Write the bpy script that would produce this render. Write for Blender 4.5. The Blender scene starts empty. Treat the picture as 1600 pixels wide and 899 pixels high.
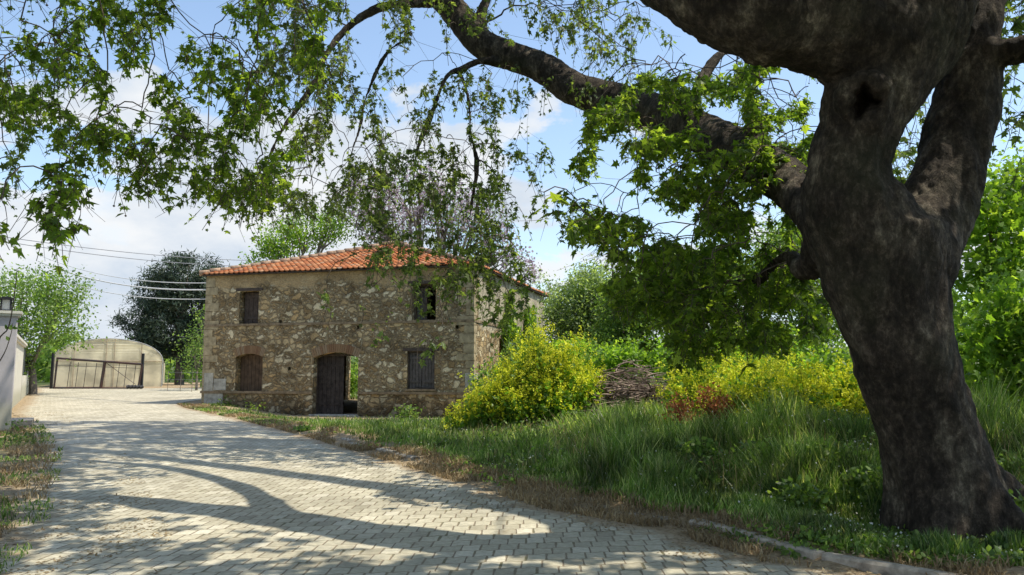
import bpy, math, random
import numpy as np
from mathutils import Vector, Matrix, noise as mnoise
from mathutils.geometry import tessellate_polygon

random.seed(7)
RNG = np.random.default_rng(7)
scene = bpy.context.scene
COL = scene.collection

# ------------------------------------------------------------------ camera
CAM_H = 1.6
FOC = 1244.0          # focal length in photograph pixels (1600 wide)
PITCH = math.radians(6.4)
cd = bpy.data.cameras.new('camera'); cam = bpy.data.objects.new('camera', cd); COL.objects.link(cam)
cd.sensor_width = 36; cd.lens = 28.0; cd.clip_start = 0.1; cd.clip_end = 3000
cam.location = (0, 0, CAM_H); cam.rotation_euler = (math.radians(90) + PITCH, 0, 0)
scene.camera = cam

# ------------------------------------------------------------------ light
SUN_EL = math.radians(62); SUN_SY = -0.10           # sun to the right (+X), a touch towards the viewer
sd = Vector((math.cos(SUN_EL), math.cos(SUN_EL) * SUN_SY, math.sin(SUN_EL))).normalized()
sl = bpy.data.lights.new('sun', 'SUN'); sl.energy = 5.0; sl.angle = math.radians(0.53); sl.color = (1.0, 0.935, 0.80)
so = bpy.data.objects.new('sun', sl); COL.objects.link(so)
so.rotation_euler = sd.to_track_quat('Z', 'Y').to_euler()
so.location = (20, 0, 40)

W = bpy.data.worlds.new('World'); scene.world = W; W.use_nodes = True
nt = W.node_tree; nt.nodes.clear()
def N(t, typ, **kw):
    n = t.nodes.new(typ)
    for k, v in kw.items():
        if k.startswith('i_'):
            n.inputs[k[2:].replace('_', ' ')].default_value = v
        else: setattr(n, k, v)
    return n
def math_(t, op, a, b=None, clamp=False):
    n = t.nodes.new('ShaderNodeMath'); n.operation = op; n.use_clamp = clamp
    for i, v in enumerate((a, b)):
        if v is None: continue
        if isinstance(v, (int, float)): n.inputs[i].default_value = v
        else: t.links.new(v, n.inputs[i])
    return n.outputs[0]
def mixc(t, f, a, b, blend='MIX'):
    n = t.nodes.new('ShaderNodeMix'); n.data_type = 'RGBA'; n.blend_type = blend
    for i, v in ((0, f), (6, a), (7, b)):
        if isinstance(v, (int, float)): n.inputs[i].default_value = v
        elif isinstance(v, tuple): n.inputs[i].default_value = (*v, 1)
        else: t.links.new(v, n.inputs[i])
    return n.outputs[2]
def ramp(t, f, stops, interp='LINEAR'):
    n = t.nodes.new('ShaderNodeValToRGB'); cr = n.color_ramp; cr.interpolation = interp
    while len(cr.elements) < len(stops): cr.elements.new(0.5)
    for e, (p, c) in zip(cr.elements, stops):
        e.position = p; e.color = (*c, 1) if isinstance(c, tuple) else (c, c, c, 1)
    t.links.new(f, n.inputs[0]); return n.outputs[0]

sky = N(nt, 'ShaderNodeTexSky', sky_type='NISHITA', sun_disc=False, sun_elevation=SUN_EL, sun_rotation=math.radians(96))
sky.air_density = 1.0; sky.dust_density = 0.8; sky.ozone_density = 1.2
tc = N(nt, 'ShaderNodeTexCoord')
sep = N(nt, 'ShaderNodeSeparateXYZ'); nt.links.new(tc.outputs['Generated'], sep.inputs[0])
mp = N(nt, 'ShaderNodeMapping'); mp.inputs['Scale'].default_value = (1.0, 1.0, 2.1); mp.inputs['Location'].default_value = (0.35, 0.1, 0.0)
nt.links.new(tc.outputs['Generated'], mp.inputs[0])
n1 = N(nt, 'ShaderNodeTexNoise', i_Scale=4.2, i_Detail=9.0, i_Roughness=0.56, i_Distortion=0.25); nt.links.new(mp.outputs[0], n1.inputs['Vector'])
n2 = N(nt, 'ShaderNodeTexNoise', i_Scale=5.5, i_Detail=6.0, i_Roughness=0.6); nt.links.new(mp.outputs[0], n2.inputs['Vector'])
# more cloud low in the sky, and to the left
lowb = ramp(nt, sep.outputs['Z'], [(0.0, 0.18), (0.12, 0.15), (0.24, 0.09), (0.33, 0.03), (0.42, 0.0)])
leftb = ramp(nt, math_(nt, 'ADD', sep.outputs['X'], 0.6), [(0.0, 0.12), (0.45, 0.06), (0.62, 0.0), (1.0, 0.0)])
leftz = math_(nt, 'MULTIPLY', leftb, ramp(nt, sep.outputs['Z'], [(0.2, 1.0), (0.42, 0.0)]))
cv = math_(nt, 'ADD', math_(nt, 'ADD', n1.outputs[0], lowb), leftz)
cv = math_(nt, 'SUBTRACT', cv, ramp(nt, sep.outputs['Z'], [(0.30, 0.0), (0.46, 0.12)]))
cm = ramp(nt, cv, [(0.615, 0.0), (0.645, 0.8), (0.70, 1.0)])
shade = ramp(nt, n2.outputs[0], [(0.36, (5.3, 6.0, 6.9)), (0.60, (7.4, 7.6, 7.8))])
hz = ramp(nt, sep.outputs['Z'], [(0.0, 0.7), (0.12, 0.3), (0.28, 0.08), (0.5, 0.0)])
skyc = mixc(nt, 1.0, sky.outputs[0], (2.1, 2.05, 1.95), 'MULTIPLY')
skyh = mixc(nt, hz, skyc, (5.2, 6.5, 7.9))
skycol = mixc(nt, cm, skyh, shade)
bg = N(nt, 'ShaderNodeBackground'); bg.inputs['Strength'].default_value = 0.115
nt.links.new(skycol, bg.inputs[0])
wo = N(nt, 'ShaderNodeOutputWorld'); nt.links.new(bg.outputs[0], wo.inputs[0])

scene.view_settings.view_transform = 'Standard'; scene.view_settings.look = 'None'
scene.view_settings.exposure = 0.12; scene.view_settings.gamma = 1.0; scene.view_settings.use_curve_mapping = False
scene.render.engine = 'CYCLES'
scene.cycles.max_bounces = 6; scene.cycles.diffuse_bounces = 3; scene.cycles.transmission_bounces = 4

# ------------------------------------------------------------------ helpers
def place(px, py, D):
    """a point of the scene at depth D in front of the standpoint, seen under the direction of the photograph's pixel"""
    u = (px - 800) / FOC; v = (449.5 - py) / FOC
    c, s = math.cos(PITCH), math.sin(PITCH)
    dy = c - v * s; dz = s + v * c
    return np.array([u / dy * D, D, CAM_H + dz / dy * D])
def tag(o, label=None, cat=None, group=None, kind=None):
    if label: o['label'] = label
    if cat: o['category'] = cat
    if group: o['group'] = group
    if kind: o['kind'] = kind
    return o
def empty(name, loc, rz=0.0):
    o = bpy.data.objects.new(name, None); COL.objects.link(o); o.location = loc; o.rotation_euler = (0, 0, rz)
    o.empty_display_size = 0.2
    return o
def link(name, me, m=None, parent=None):
    o = bpy.data.objects.new(name, me); COL.objects.link(o)
    if m: me.materials.append(m)
    if parent is not None: o.parent = parent
    return o
class MB:
    """collects polygons in one mesh"""
    def __init__(s): s.v = []; s.f = []; s.n = 0; s.arr = []
    def add(s, vs, fs):
        b = s.n; s.v.append(np.asarray(vs, float).reshape(-1, 3)); s.n += len(s.v[-1])
        s.f += [tuple(b + i for i in f) for f in fs]; return s
    def addarr(s, V, F):
        """V (n,3), F (m,k) index array with constant k"""
        b = s.n; s.v.append(np.asarray(V, float)); s.n += len(V); s.arr.append(np.asarray(F, int) + b); return s
    def box(s, x0, x1, y0, y1, z0, z1):
        return s.add([(x0,y0,z0),(x1,y0,z0),(x1,y1,z0),(x0,y1,z0),(x0,y0,z1),(x1,y0,z1),(x1,y1,z1),(x0,y1,z1)],
            [(0,3,2,1),(4,5,6,7),(0,1,5,4),(1,2,6,5),(2,3,7,6),(3,0,4,7)])
    def obox(s, c, ax, ay, hx, hy, z0, z1):
        """box with horizontal axes ax, ay"""
        c = np.array(c[:2], float); ax = np.array(ax[:2]); ay = np.array(ay[:2]); P = []
        for z in (z0, z1):
            for a, b in ((-1,-1),(1,-1),(1,1),(-1,1)):
                q = c + ax * hx * a + ay * hy * b; P.append((q[0], q[1], z))
        return s.add(P, [(0,3,2,1),(4,5,6,7),(0,1,5,4),(1,2,6,5),(2,3,7,6),(3,0,4,7)])
    def tube(s, pts, rad, k=6, caps=True):
        pts = np.asarray(pts, float); n = len(pts)
        rad = np.full(n, rad) if np.isscalar(rad) else np.asarray(rad, float)
        d = np.gradient(pts, axis=0); d /= np.linalg.norm(d, axis=1)[:, None] + 1e-9
        ref = np.array([0.3, 0.2, 1.0]) if abs(d[0][2]) < 0.8 else np.array([1.0, 0.2, 0.1])
        a = np.cross(d, ref); a /= np.linalg.norm(a, axis=1)[:, None] + 1e-9; b = np.cross(d, a)
        t = np.linspace(0, 2*np.pi, k, endpoint=False)
        V = (pts[:, None, :] + rad[:, None, None] * (np.cos(t)[None, :, None] * a[:, None, :] + np.sin(t)[None, :, None] * b[:, None, :])).reshape(-1, 3)
        i = np.arange(n - 1)[:, None] * k; j = np.arange(k)[None, :]; j2 = (j + 1) % k
        F = np.stack([i + j, i + j2, i + k + j2, i + k + j], -1).reshape(-1, 4)
        base = s.n
        s.addarr(V, F)
        if caps: s.f += [tuple(base + q for q in range(k))[::-1], tuple(base + (n-1)*k + q for q in range(k))]
        return s
    def mesh(s, name, smooth=False):
        me = bpy.data.meshes.new(name)
        V = np.concatenate(s.v) if s.v else np.zeros((0, 3))
        loops = []; tot = []
        for A in s.arr:
            loops.append(A.reshape(-1)); tot.append(np.full(len(A), A.shape[1]))
        if s.f:
            loops.append(np.array([i for f in s.f for i in f])); tot.append(np.array([len(f) for f in s.f]))
        L = np.concatenate(loops).astype(np.int32); T = np.concatenate(tot).astype(np.int32)
        S = np.concatenate([[0], np.cumsum(T)[:-1]]).astype(np.int32)
        me.vertices.add(len(V)); me.vertices.foreach_set('co', V.astype(np.float32).reshape(-1))
        me.loops.add(len(L)); me.loops.foreach_set('vertex_index', L)
        me.polygons.add(len(T)); me.polygons.foreach_set('loop_start', S); me.polygons.foreach_set('loop_total', T)
        me.polygons.foreach_set('use_smooth', np.full(len(T), smooth))
        me.update(calc_edges=True)
        return me
    def build(s, name, m, parent=None, smooth=False): return link(name, s.mesh(name, smooth), m, parent)

def bez(p0, p1, p2, n=6):
    t = np.linspace(0, 1, n)[:, None]
    return (1-t)**2 * np.asarray(p0) + 2*(1-t)*t * np.asarray(p1) + t*t * np.asarray(p2)
def catmull(P, per=6):
    P = np.asarray(P, float); P = np.vstack([2*P[0]-P[1], P, 2*P[-1]-P[-2]]); out = []
    for i in range(1, len(P) - 2):
        for t in np.linspace(0, 1, per, endpoint=False):
            out.append(0.5*((2*P[i]) + (-P[i-1]+P[i+1])*t + (2*P[i-1]-5*P[i]+4*P[i+1]-P[i+2])*t*t + (-P[i-1]+3*P[i]-3*P[i+1]+P[i+2])*t**3))
    out.append(P[-2]); return np.array(out)
def vnoise(x, y, s=1.0, seed=0):
    """cheap smooth noise in -1..1"""
    r = np.random.default_rng(seed); o = 0
    for k in range(7):
        a = r.uniform(0, 6.28); f = s * r.uniform(0.5, 2.2); o = o + np.sin((np.cos(a)*x + np.sin(a)*y) * f + r.uniform(0, 6.28))
    return o / 4.0
def sm(a, b, x): t = np.clip((x - a) / (b - a), 0, 1); return t*t*(3-2*t)

# leaf templates: (verts, faces). tip towards +y
def half_leaf(R):
    n = len(R); P = [(0.0, 0.0)] + R + [(0.0, 1.0)]
    L = [(-x, y) for x, y in R]
    V = [(x, y) for x, y in P] + L
    F1 = list(range(0, n + 2)); F2 = [0] + [n + 1] + [n + 2 + i for i in range(n)][::-1]
    V = np.array([(x, y, -abs(x)*0.28 - 0.18*y*y) for x, y in V])
    return V, [F1, F2]
def curl(tpl, k):
    V, F = tpl; V = V.copy(); V[:, 2] += -k*V[:, 1]**2 + .35*k*np.abs(V[:, 0]); V[:, 0] *= 1 - .35*k; return V, F
LOBED = half_leaf([(0.13, -0.08), (0.44, 0.02), (0.25, 0.24), (0.62, 0.46), (0.22, 0.52)])
LCURL = curl(LOBED, .4)
OVAL = half_leaf([(0.28, 0.22), (0.30, 0.6)])
QUAD = (np.array([(0,0,0), (0.3,0.42,-0.05), (0,1,-0.12), (-0.3,0.42,-0.05)], float), [[0,1,2,3]])
NEEDLE = (np.array([(-0.12,0,0), (0.12,0,0), (0.0,1,0)], float), [[0,1,2]])
PETAL = (np.array([(-0.5,-0.5,0), (0.5,-0.5,0.1), (0.5,0.5,0), (-0.5,0.5,0.1)], float), [[0,1,2,3]])
def leaves(mb, C, Y, Nn, S, tpl):
    """C centres, Y tip directions, Nn rough normals, S sizes"""
    T, F = tpl
    Y = Y / (np.linalg.norm(Y, axis=1)[:, None] + 1e-9)
    X = np.cross(Y, Nn); X /= np.linalg.norm(X, axis=1)[:, None] + 1e-9
    Z = np.cross(X, Y)
    V = C[:, None, :] + S[:, None, None] * (T[None, :, 0:1]*X[:, None, :] + T[None, :, 1:2]*Y[:, None, :] + T[None, :, 2:3]*Z[:, None, :])
    nv = len(T); off = (np.arange(len(C)) * nv)
    base = mb.n; mb.v.append(V.reshape(-1, 3)); mb.n += len(C) * nv
    for f in F: mb.arr.append(base + off[:, None] + np.array(f)[None, :])
def rdir(n, up=0.0, rng=RNG):
    d = rng.normal(size=(n, 3)); d /= np.linalg.norm(d, axis=1)[:, None]; d[:, 2] += up
    return d

# ------------------------------------------------------------------ materials
def mat(name, rough=0.8, spec=0.3):
    m = bpy.data.materials.new(name); m.use_nodes = True; t = m.node_tree
    b = t.nodes['Principled BSDF']; b.inputs['Roughness'].default_value = rough; b.inputs['Specular IOR Level'].default_value = spec
    return m, t, b
def plain(name, c, rough=0.7, spec=0.3, var=0.25, scale=6.0, bump=0.0, c2=None, metal=0.0):
    m, t, b = mat(name, rough, spec); b.inputs['Metallic'].default_value = metal
    tc = N(t, 'ShaderNodeTexCoord'); n = N(t, 'ShaderNodeTexNoise', i_Scale=scale, i_Detail=6.0, i_Roughness=0.65)
    t.links.new(tc.outputs['Object'], n.inputs['Vector'])
    lo = tuple(x*(1-var) for x in c) if c2 is None else c2
    col = ramp(t, n.outputs[0], [(0.35, lo), (0.65, tuple(min(1, x*(1+var*0.6)) for x in c))])
    t.links.new(col, b.inputs['Base Color'])
    if bump:
        bp = N(t, 'ShaderNodeBump', i_Strength=0.6, i_Distance=bump); t.links.new(n.outputs[0], bp.inputs['Height']); t.links.new(bp.outputs[0], b.inputs['Normal'])
    return m
def leafmat(name, c1, c2, c3=None, trans=0.45, tc=None, rough=0.45, spec=0.35, patch=(0.75, 1.2, 0.9)):
    m, t, b = mat(name, rough, spec)
    g = N(t, 'ShaderNodeNewGeometry')
    st = [(0.0, c1), (0.6, c2)] + ([(1.0, c3)] if c3 else [])
    col = ramp(t, g.outputs['Random Per Island'], st)
    co = N(t, 'ShaderNodeTexCoord'); n = N(t, 'ShaderNodeTexNoise', i_Scale=patch[2], i_Detail=3.0); t.links.new(co.outputs['Object'], n.inputs['Vector'])
    v = ramp(t, n.outputs[0], [(0.38, patch[0]), (0.62, patch[1])])
    col = mixc(t, 1.0, col, v, 'MULTIPLY')
    t.links.new(col, b.inputs['Base Color'])
    tr = N(t, 'ShaderNodeBsdfTranslucent')
    tcol = mixc(t, 1.0, col, tc or (1.9, 2.0, 0.75), 'MULTIPLY'); t.links.new(tcol, tr.inputs[0])
    mx = N(t, 'ShaderNodeMixShader'); mx.inputs[0].default_value = trans
    t.links.new(b.outputs[0], mx.inputs[1]); t.links.new(tr.outputs[0], mx.inputs[2])
    t.links.new(mx.outputs[0], t.nodes['Material Output'].inputs[0])
    return m
M = {}
M['plane_leaf'] = leafmat('plane_leaf', (0.06,0.105,0.02), (0.115,0.19,0.032), (0.26,0.35,0.06), 0.58, tc=(2.4,2.3,0.85))
M['plane_leaf_far'] = leafmat('plane_leaf_far', (0.06,0.095,0.03), (0.11,0.165,0.045), (0.21,0.27,0.08), 0.5, tc=(2.2,2.1,0.9))
M['leaf_bright'] = leafmat('leaf_bright', (0.075,0.15,0.02), (0.15,0.27,0.035), (0.30,0.42,0.07), 0.55, tc=(2.1,2.0,.8))
M['leaf_mid'] = leafmat('leaf_mid', (0.07,0.125,0.035), (0.15,0.235,0.06), (0.30,0.39,0.13), 0.5)
M['leaf_grey'] = leafmat('leaf_grey', (0.12,0.17,0.07), (0.21,0.28,0.12), (0.36,0.42,0.24), 0.5)
M['leaf_pine'] = leafmat('leaf_pine', (0.03,0.05,0.03), (0.055,0.085,0.05), (0.12,0.155,0.10), 0.15, tc=(1.2,1.3,0.9))
M['lilac'] = leafmat('lilac', (0.38,0.29,0.36), (0.50,0.42,0.47), (0.64,0.56,0.58), 0.4, tc=(1.1,1.0,1.1), rough=0.7)
M['grass'] = leafmat('grass_blades', (0.07,0.13,0.03), (0.17,0.27,0.065), (0.50,0.50,0.30), 0.5, rough=0.4, spec=0.5, patch=(0.42, 1.2, 1.5))
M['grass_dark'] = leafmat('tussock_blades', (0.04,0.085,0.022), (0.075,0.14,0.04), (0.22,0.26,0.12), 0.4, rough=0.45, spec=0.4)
M['straw'] = leafmat('straw', (0.22,0.15,0.08), (0.36,0.27,0.14), (0.48,0.39,0.24), 0.25, tc=(1.1,1.0,0.8), rough=0.8)
M['must_leaf'] = leafmat('mustard_leaf', (0.07,0.15,0.022), (0.15,0.27,0.04), (0.26,0.38,0.07), 0.5)
M['must_flower'] = leafmat('mustard_flower', (0.62,0.66,0.03), (0.76,0.78,0.04), (0.86,0.85,0.08), 0.35, tc=(1.0,1.0,0.6), rough=0.7)
M['rust_leaf'] = leafmat('rust_leaf', (0.20,0.075,0.03), (0.34,0.13,0.05), (0.42,0.2,0.09), 0.3, tc=(1.2,1.0,0.8), rough=0.8)
M['white_flower'] = leafmat('white_flower', (0.6,0.6,0.5), (0.75,0.75,0.66), None, 0.3, tc=(1,1,0.9))
M['twig'] = plain('twig_bark', (0.13,0.105,0.08), 0.9, 0.1, 0.4, 9.0)
M['greybark'] = plain('grey_bark', (0.20,0.17,0.14), 0.9, 0.1, 0.4, 9.0)
M['stick'] = plain('dead_sticks', (0.26,0.20,0.165), 0.9, 0.1, 0.65, 2.2)
M['metal_dark'] = plain('dark_painted_steel', (0.02,0.016,0.016), 0.5, 0.5, 0.3, 2.0, c2=(0.06,0.022,0.015))
M['concrete'] = plain('weathered_concrete', (0.40,0.35,0.28), 0.9, 0.2, 0.5, 7.0, 0.02)
M['glassy'] = plain('lamp_glass', (0.55,0.55,0.5), 0.15, 0.6, 0.05)
M['black'] = plain('black_paint', (0.02,0.02,0.022), 0.5, 0.4, 0.2)

def bark_mat():
    m, t, b = mat('plane_bark', 0.85, 0.2)
    co = N(t, 'ShaderNodeTexCoord'); mp = N(t, 'ShaderNodeMapping'); mp.inputs['Scale'].default_value = (1, 1, 0.6)
    t.links.new(co.outputs['Object'], mp.inputs[0])
    a = N(t, 'ShaderNodeTexNoise', i_Scale=3.0, i_Detail=9.0, i_Roughness=0.7, i_Distortion=0.2); t.links.new(mp.outputs[0], a.inputs['Vector'])
    v = N(t, 'ShaderNodeTexVoronoi', feature='DISTANCE_TO_EDGE', i_Scale=22.0)
    ds = N(t, 'ShaderNodeVectorMath', operation='ADD'); f = N(t, 'ShaderNodeTexNoise', i_Scale=9.0, i_Detail=4.0); t.links.new(mp.outputs[0], f.inputs['Vector'])
    sc = N(t, 'ShaderNodeVectorMath', operation='SCALE'); sc.inputs['Scale'].default_value = 0.16; t.links.new(f.outputs['Color'], sc.inputs[0])
    t.links.new(mp.outputs[0], ds.inputs[0]); t.links.new(sc.outputs[0], ds.inputs[1]); t.links.new(ds.outputs[0], v.inputs['Vector'])
    base = ramp(t, a.outputs[0], [(0.32, (0.034,0.027,0.020)), (0.46, (0.072,0.056,0.042)), (0.56, (0.12,0.096,0.07)), (0.68, (0.26,0.22,0.16))])
    fl = N(t, 'ShaderNodeTexNoise', i_Scale=15.0, i_Detail=12.0, i_Roughness=0.78, i_Distortion=0.15); t.links.new(mp.outputs[0], fl.inputs['Vector'])
    base = mixc(t, 1.0, base, ramp(t, fl.outputs[0], [(0.36, 0.45), (0.47, 0.85), (0.53, 1.15), (0.60, 2.1)]), 'MULTIPLY')
    # flaking patches that sit higher or lower
    p = N(t, 'ShaderNodeTexVoronoi', i_Scale=5.5); t.links.new(ds.outputs[0], p.inputs['Vector'])
    pc = ramp(t, p.outputs['Color'], [(0.0, 0.55), (0.4, 0.9), (0.8, 1.1), (1.0, 1.7)])
    base = mixc(t, 0.9, base, pc, 'MULTIPLY')
    crack = ramp(t, v.outputs['Distance'], [(0.0, 0.72), (0.16, 1.0)])
    g = N(t, 'ShaderNodeTexNoise', i_Scale=1.1, i_Detail=3.0); t.links.new(co.outputs['Object'], g.inputs['Vector'])
    cf = math_(t, 'MULTIPLY', ramp(t, g.outputs[0], [(0.45, 0.0), (0.65, 0.6)]), 1.0)
    base = mixc(t, cf, base, mixc(t, 1.0, base, crack, 'MULTIPLY'))
    moss = ramp(t, g.outputs[0], [(0.55, 0.0), (0.75, 0.45)])
    base = mixc(t, moss, base, (0.075, 0.085, 0.04))
    t.links.new(base, b.inputs['Base Color'])
    h = math_(t, 'ADD', math_(t, 'MULTIPLY', a.outputs[0], 1.2), math_(t, 'MULTIPLY', crack, 0.25))
    fn = N(t, 'ShaderNodeTexNoise', i_Scale=26.0, i_Detail=6.0, i_Roughness=0.7); t.links.new(mp.outputs[0], fn.inputs['Vector'])
    h = math_(t, 'ADD', h, math_(t, 'ADD', math_(t, 'MULTIPLY', fn.outputs[0], 0.4), math_(t, 'MULTIPLY', fl.outputs[0], 1.1)))
    bp = N(t, 'ShaderNodeBump', i_Strength=1.0, i_Distance=0.11); t.links.new(h, bp.inputs['Height']); t.links.new(bp.outputs[0], b.inputs['Normal'])
    return m
M['bark'] = bark_mat()

def stone_mat():
    m, t, b = mat('rubble_stone', 0.9, 0.15)
    co = N(t, 'ShaderNodeTexCoord'); s = N(t, 'ShaderNodeSeparateXYZ'); t.links.new(co.outputs['Object'], s.inputs[0])
    u = math_(t, 'ADD', s.outputs[0], s.outputs[1]); z = s.outputs[2]
    cb = N(t, 'ShaderNodeCombineXYZ'); t.links.new(u, cb.inputs[0]); t.links.new(z, cb.inputs[1])
    nz = N(t, 'ShaderNodeTexNoise', i_Scale=3.0, i_Detail=6.0, i_Roughness=0.62); t.links.new(cb.outputs[0], nz.inputs['Vector'])
    sc = N(t, 'ShaderNodeVectorMath', operation='SCALE'); sc.inputs['Scale'].default_value = 0.5; t.links.new(nz.outputs['Color'], sc.inputs[0])
    ad = N(t, 'ShaderNodeVectorMath', operation='ADD'); t.links.new(cb.outputs[0], ad.inputs[0]); t.links.new(sc.outputs[0], ad.inputs[1])
    mp = N(t, 'ShaderNodeMapping'); mp.inputs['Scale'].default_value = (3.0, 5.0, 1); t.links.new(ad.outputs[0], mp.inputs[0])
    v = N(t, 'ShaderNodeTexVoronoi', voronoi_dimensions='2D', i_Scale=1.0, i_Randomness=0.95); t.links.new(mp.outputs[0], v.inputs['Vector'])
    e = N(t, 'ShaderNodeTexVoronoi', voronoi_dimensions='2D', feature='DISTANCE_TO_EDGE', i_Scale=1.0, i_Randomness=0.95); t.links.new(mp.outputs[0], e.inputs['Vector'])
    # smaller stones packed between
    v2 = N(t, 'ShaderNodeTexVoronoi', voronoi_dimensions='2D', i_Scale=2.3); t.links.new(mp.outputs[0], v2.inputs['Vector'])
    e2 = N(t, 'ShaderNodeTexVoronoi', voronoi_dimensions='2D', feature='DISTANCE_TO_EDGE', i_Scale=2.3); t.links.new(mp.outputs[0], e2.inputs['Vector'])
    pal = [(0.0, (0.25,0.18,0.10)), (0.18, (0.38,0.285,0.165)), (0.36, (0.47,0.375,0.235)), (0.54, (0.39,0.32,0.21)), (0.68, (0.58,0.51,0.37)), (0.80, (0.46,0.33,0.18)), (0.90, (0.62,0.55,0.41))]
    s1 = N(t, 'ShaderNodeSeparateColor'); t.links.new(v.outputs['Color'], s1.inputs[0])
    s2 = N(t, 'ShaderNodeSeparateColor'); t.links.new(v2.outputs['Color'], s2.inputs[0])
    c1 = ramp(t, s1.outputs[0], pal, 'CONSTANT'); c2 = ramp(t, s2.outputs[0], pal, 'CONSTANT')
    small = ramp(t, s1.outputs[1], [(0.52, 1.0), (0.56, 0.0)])
    col = mixc(t, small, c1, c2)
    e1m = ramp(t, e.outputs['Distance'], [(0.03, 0.0), (0.16, 1.0)]); e2m = ramp(t, e2.outputs['Distance'], [(0.03, 0.0), (0.13, 1.0)])
    em = mixc(t, small, e1m, mixc(t, 1.0, e1m, e2m, 'MULTIPLY'))
    fn = N(t, 'ShaderNodeTexNoise', i_Scale=16.0, i_Detail=6.0, i_Roughness=0.7); t.links.new(cb.outputs[0], fn.inputs['Vector'])
    fv = ramp(t, fn.outputs[0], [(0.3, 0.62), (0.7, 1.25)])
    col = mixc(t, 1.0, col, fv, 'MULTIPLY')
    mort = mixc(t, 1.0, (0.30,0.24,0.16), fv, 'MULTIPLY')
    col = mixc(t, em, mort, col)
    # mud plaster left under the eaves and grey render on the side's upper storey
    big = N(t, 'ShaderNodeTexNoise', i_Scale=1.1, i_Detail=5.0, i_Roughness=0.6); t.links.new(cb.outputs[0], big.inputs['Vector'])
    pz = math_(t, 'ADD', z, math_(t, 'MULTIPLY', big.outputs[0], 1.1))
    pm = ramp(t, math_(t, 'SUBTRACT', pz, 5.0), [(0.44, 0.0), (0.62, 0.85)])
    col = mixc(t, pm, col, mixc(t, 1.0, (0.36,0.27,0.16), fv, 'MULTIPLY'))
    side = ramp(t, s.outputs[1], [(0.6, 0.0), (0.62, 1.0)])
    sp = ramp(t, math_(t, 'MULTIPLY', pz, 0.1), [(0.355, 0.0), (0.375, 0.9)])
    spm = math_(t, 'MULTIPLY', side, sp)
    vst = N(t, 'ShaderNodeTexNoise', i_Scale=1.0, i_Detail=6.0, i_Roughness=0.7); mp2 = N(t, 'ShaderNodeMapping'); mp2.inputs['Scale'].default_value = (3.0, 0.35, 1)
    t.links.new(cb.outputs[0], mp2.inputs[0]); t.links.new(mp2.outputs[0], vst.inputs['Vector'])
    rc = ramp(t, vst.outputs[0], [(0.35, (0.20,0.18,0.14)), (0.6, (0.42,0.39,0.32))])
    col = mixc(t, spm, col, rc)
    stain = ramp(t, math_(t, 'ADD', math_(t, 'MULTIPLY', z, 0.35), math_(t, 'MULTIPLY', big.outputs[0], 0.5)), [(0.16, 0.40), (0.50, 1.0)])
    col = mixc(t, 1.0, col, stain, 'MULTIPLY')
    st2 = ramp(t, big.outputs[0], [(0.35, 0.66), (0.6, 1.12)])
    col = mixc(t, 1.0, col, st2, 'MULTIPLY')
    col = mixc(t, 1.0, col, (1.16, 1.12, 1.0), 'MULTIPLY')
    t.links.new(col, b.inputs['Base Color'])
    flat = math_(t, 'SUBTRACT', 1.0, math_(t, 'MAXIMUM', pm, spm))
    h = math_(t, 'ADD', math_(t, 'MULTIPLY', math_(t, 'MULTIPLY', em, flat), 1.0), math_(t, 'MULTIPLY', fn.outputs[0], 0.5))
    bp = N(t, 'ShaderNodeBump', i_Strength=1.0, i_Distance=0.06); t.links.new(h, bp.inputs['Height']); t.links.new(bp.outputs[0], b.inputs['Normal'])
    return m
M['stone'] = stone_mat()
M['quoin'] = plain('pale_quoin', (0.42,0.40,0.34), 0.85, 0.2, 0.4, 5.0, 0.02)
M['quoin2'] = plain('ochre_quoin', (0.38,0.31,0.19), 0.9, 0.15, 0.4, 4.0, 0.03)
M['course'] = plain('string_course', (0.25,0.19,0.12), 0.9, 0.15, 0.45, 5.0, 0.02)
M['oldwood'] = plain('old_wood', (0.085,0.066,0.054), 0.85, 0.15, 0.4, 7.0, 0.01)
M['darkwood'] = plain('dark_wood', (0.055,0.045,0.04), 0.85, 0.15, 0.5, 7.0, 0.01)
M['greywood'] = plain('grey_wood', (0.11,0.098,0.09), 0.85, 0.15, 0.4, 7.0, 0.01)
M['board'] = plain('brown_board', (0.11,0.075,0.05), 0.85, 0.15, 0.35, 5.0, 0.01)
def brick_mat():
    m, t, b = mat('thin_brick', 0.9, 0.1)
    g = N(t, 'ShaderNodeNewGeometry')
    col = ramp(t, g.outputs['Random Per Island'], [(0, (0.19,0.105,0.06)), (0.5, (0.25,0.16,0.09)), (1, (0.27,0.20,0.13))])
    t.links.new(col, b.inputs['Base Color']); return m
M['brick'] = brick_mat()
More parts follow.
